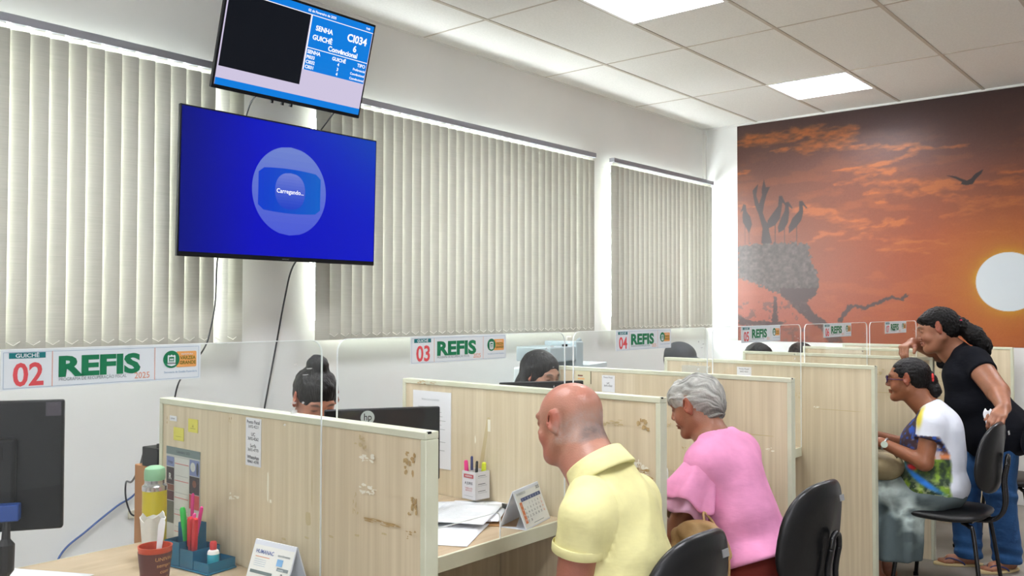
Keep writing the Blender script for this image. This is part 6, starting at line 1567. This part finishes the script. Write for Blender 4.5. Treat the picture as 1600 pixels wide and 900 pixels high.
def hair_bun(G, H):
    e = lambda c, r, k=.02, op='u': G.ell(H.W(c), np.array(r), H.R, k, op)
    e((-.016, 0, .038), (.104, .084, .090)); e((-.055, 0, -.01), (.06, .068, .05)); e((-.045, 0, .135), (.042, .042, .036), .025); e((.088, 0, -.042), (.07, .07, .088), .012, 's')
    for y_ in (1, -1): e((.01, .088 * y_, -.018), (.03, .03, .04), .01, 's')
    G.disp(lambda P: -.004 * (vnoise(P * np.array([90, 90, 40]), 4) - .5) - .005 * (vnoise(P * 60, 6) - .5))
def hair_long(G, H):
    e = lambda c, r, k=.02, op='u': G.ell(H.W(c), np.array(r), H.R, k, op)
    e((-.018, 0, .036), (.106, .088, .092)); 
    for y_ in (1, -1): G.chain([H.W((-.02, .06 * y_, .03)), H.W((-.04, .075 * y_, -.06)), H.W((-.04, .08 * y_, -.16)), H.W((-.02, .085 * y_, -.26))], [.035, .038, .036, .024], .03)
    G.chain([H.W((-.06, 0, .03)), H.W((-.085, 0, -.08)), H.W((-.10, 0, -.2)), H.W((-.10, 0, -.28))], [.06, .06, .055, .03], .04)
    e((.098, 0, -.030), (.075, .064, .092), .012, 's'); G.disp(lambda P: -.004 * (vnoise(P * np.array([110, 110, 20]), 4) - .5))
def hair_short(G, H):
    e = lambda c, r, k=.02, op='u': G.ell(H.W(c), np.array(r), H.R, k, op)
    e((-.016, 0, .038), (.104, .084, .088)); e((-.05, 0, -.005), (.06, .068, .06)); e((.088, 0, -.042), (.07, .07, .09), .012, 's')
    G.disp(lambda P: -.006 * (vnoise(P * 80, 4) - .5))
sk1 = np.array([186, 128, 104.]); sk2 = np.array([196, 148, 124.]); sk3 = np.array([150, 104, 80.])
clerk('clerk with a black hair bun, bent over behind the monitor with the silver mark', (2.126, 2.786, 1.125), math.radians(-108), math.radians(28), sk1, cloth('shirt_black', (34, 36, 42)), hair_bun, wide=1.0)
clerk('clerk with long dark hair looking down, in front of the photocopier', (3.485, 2.74, 1.143), math.radians(-98), math.radians(14), sk2, cloth('shirt_white', (214, 216, 220)), hair_long, byaw=math.radians(-98))
tc5, H5 = clerk('clerk in a black cap, head showing between the signs 04 and 05', (4.905, 2.745, 1.14), math.radians(-95), math.radians(8), sk3, cloth('shirt_blue', (70, 90, 130)), hair_short)
K5 = Sdf(); K5.ell(H5.W((-.012, 0, .05)), np.array((.108, .088, .085)), H5.R, .02); K5.cone(H5.W((.06, 0, .055)), .012, H5.W((.135, 0, .038)), .012, .02, squash=None); K5.ell(H5.W((.10, 0, .045)), np.array((.055, .062, .010)), H5.R, .01)
K5.cut(H5.W((0, 0, .03)), -H5.R[:, 2] + .25 * H5.R[:, 0] * 0)
mesh_sdf(K5, H5.c - .2, H5.c + .2, .004, 'cap', mat('cap_black', (26, 30, 38), .7), tc5)
clerk('clerk with short black hair, the top of the head showing below the sign 05', (6.06, 2.745, 1.11), math.radians(-90), math.radians(10), sk3, cloth('shirt_grey', (120, 124, 130)), hair_short)
clerk('clerk with short black hair far back, hair showing below the sign 06', (6.85, 2.745, 1.09), math.radians(-90), math.radians(10), sk3, cloth('shirt_green', (80, 110, 96)), hair_short)

# ---------------------------------------------------------------- second-level pieces hang on the part they belong to
SUBS = {'lenses': ('glasses_frame',), 'hair_tie': ('hair',), 'hair_clip': ('hair',), 'collar': ('polo_shirt',), 'sleeve_hem': ('polo_shirt',),
        'sleeve_layer': ('blouse',), 'sleeve_lining': ('blouse',), 'maker_tag': ('backrest',), 'maker_mark': ('bezel', 'casing'), 'screen_picture': ('screen',),
        'vent': ('rear_cover',), 'tassel_cord': ('bag_body',), 'rivets': ('bag_body',), 'print_left': ('box',), 'print_right': ('box',), 'video_plug': ('video_cable',)}
base_name = lambda o: o.name.split('.')[0]
roots = {}
for o in bpy.data.objects:
    if o.parent is not None: roots.setdefault(o.parent.name, []).append(o)
for rn, kids in roots.items():
    for o in kids:
        for pn in SUBS.get(base_name(o), ()):
            host = next((k for k in kids if base_name(k) == pn), None)
            if host is not None:
                loc = o.location - host.location; o.parent = host; o.location = loc; break
    soles = [k for k in kids if base_name(k) == 'flip_flop_sole']; straps = [k for k in kids if base_name(k) == 'flip_flop_strap']
    for a, c in zip(soles, straps):
        loc = c.location - a.location; c.parent = a; c.location = loc
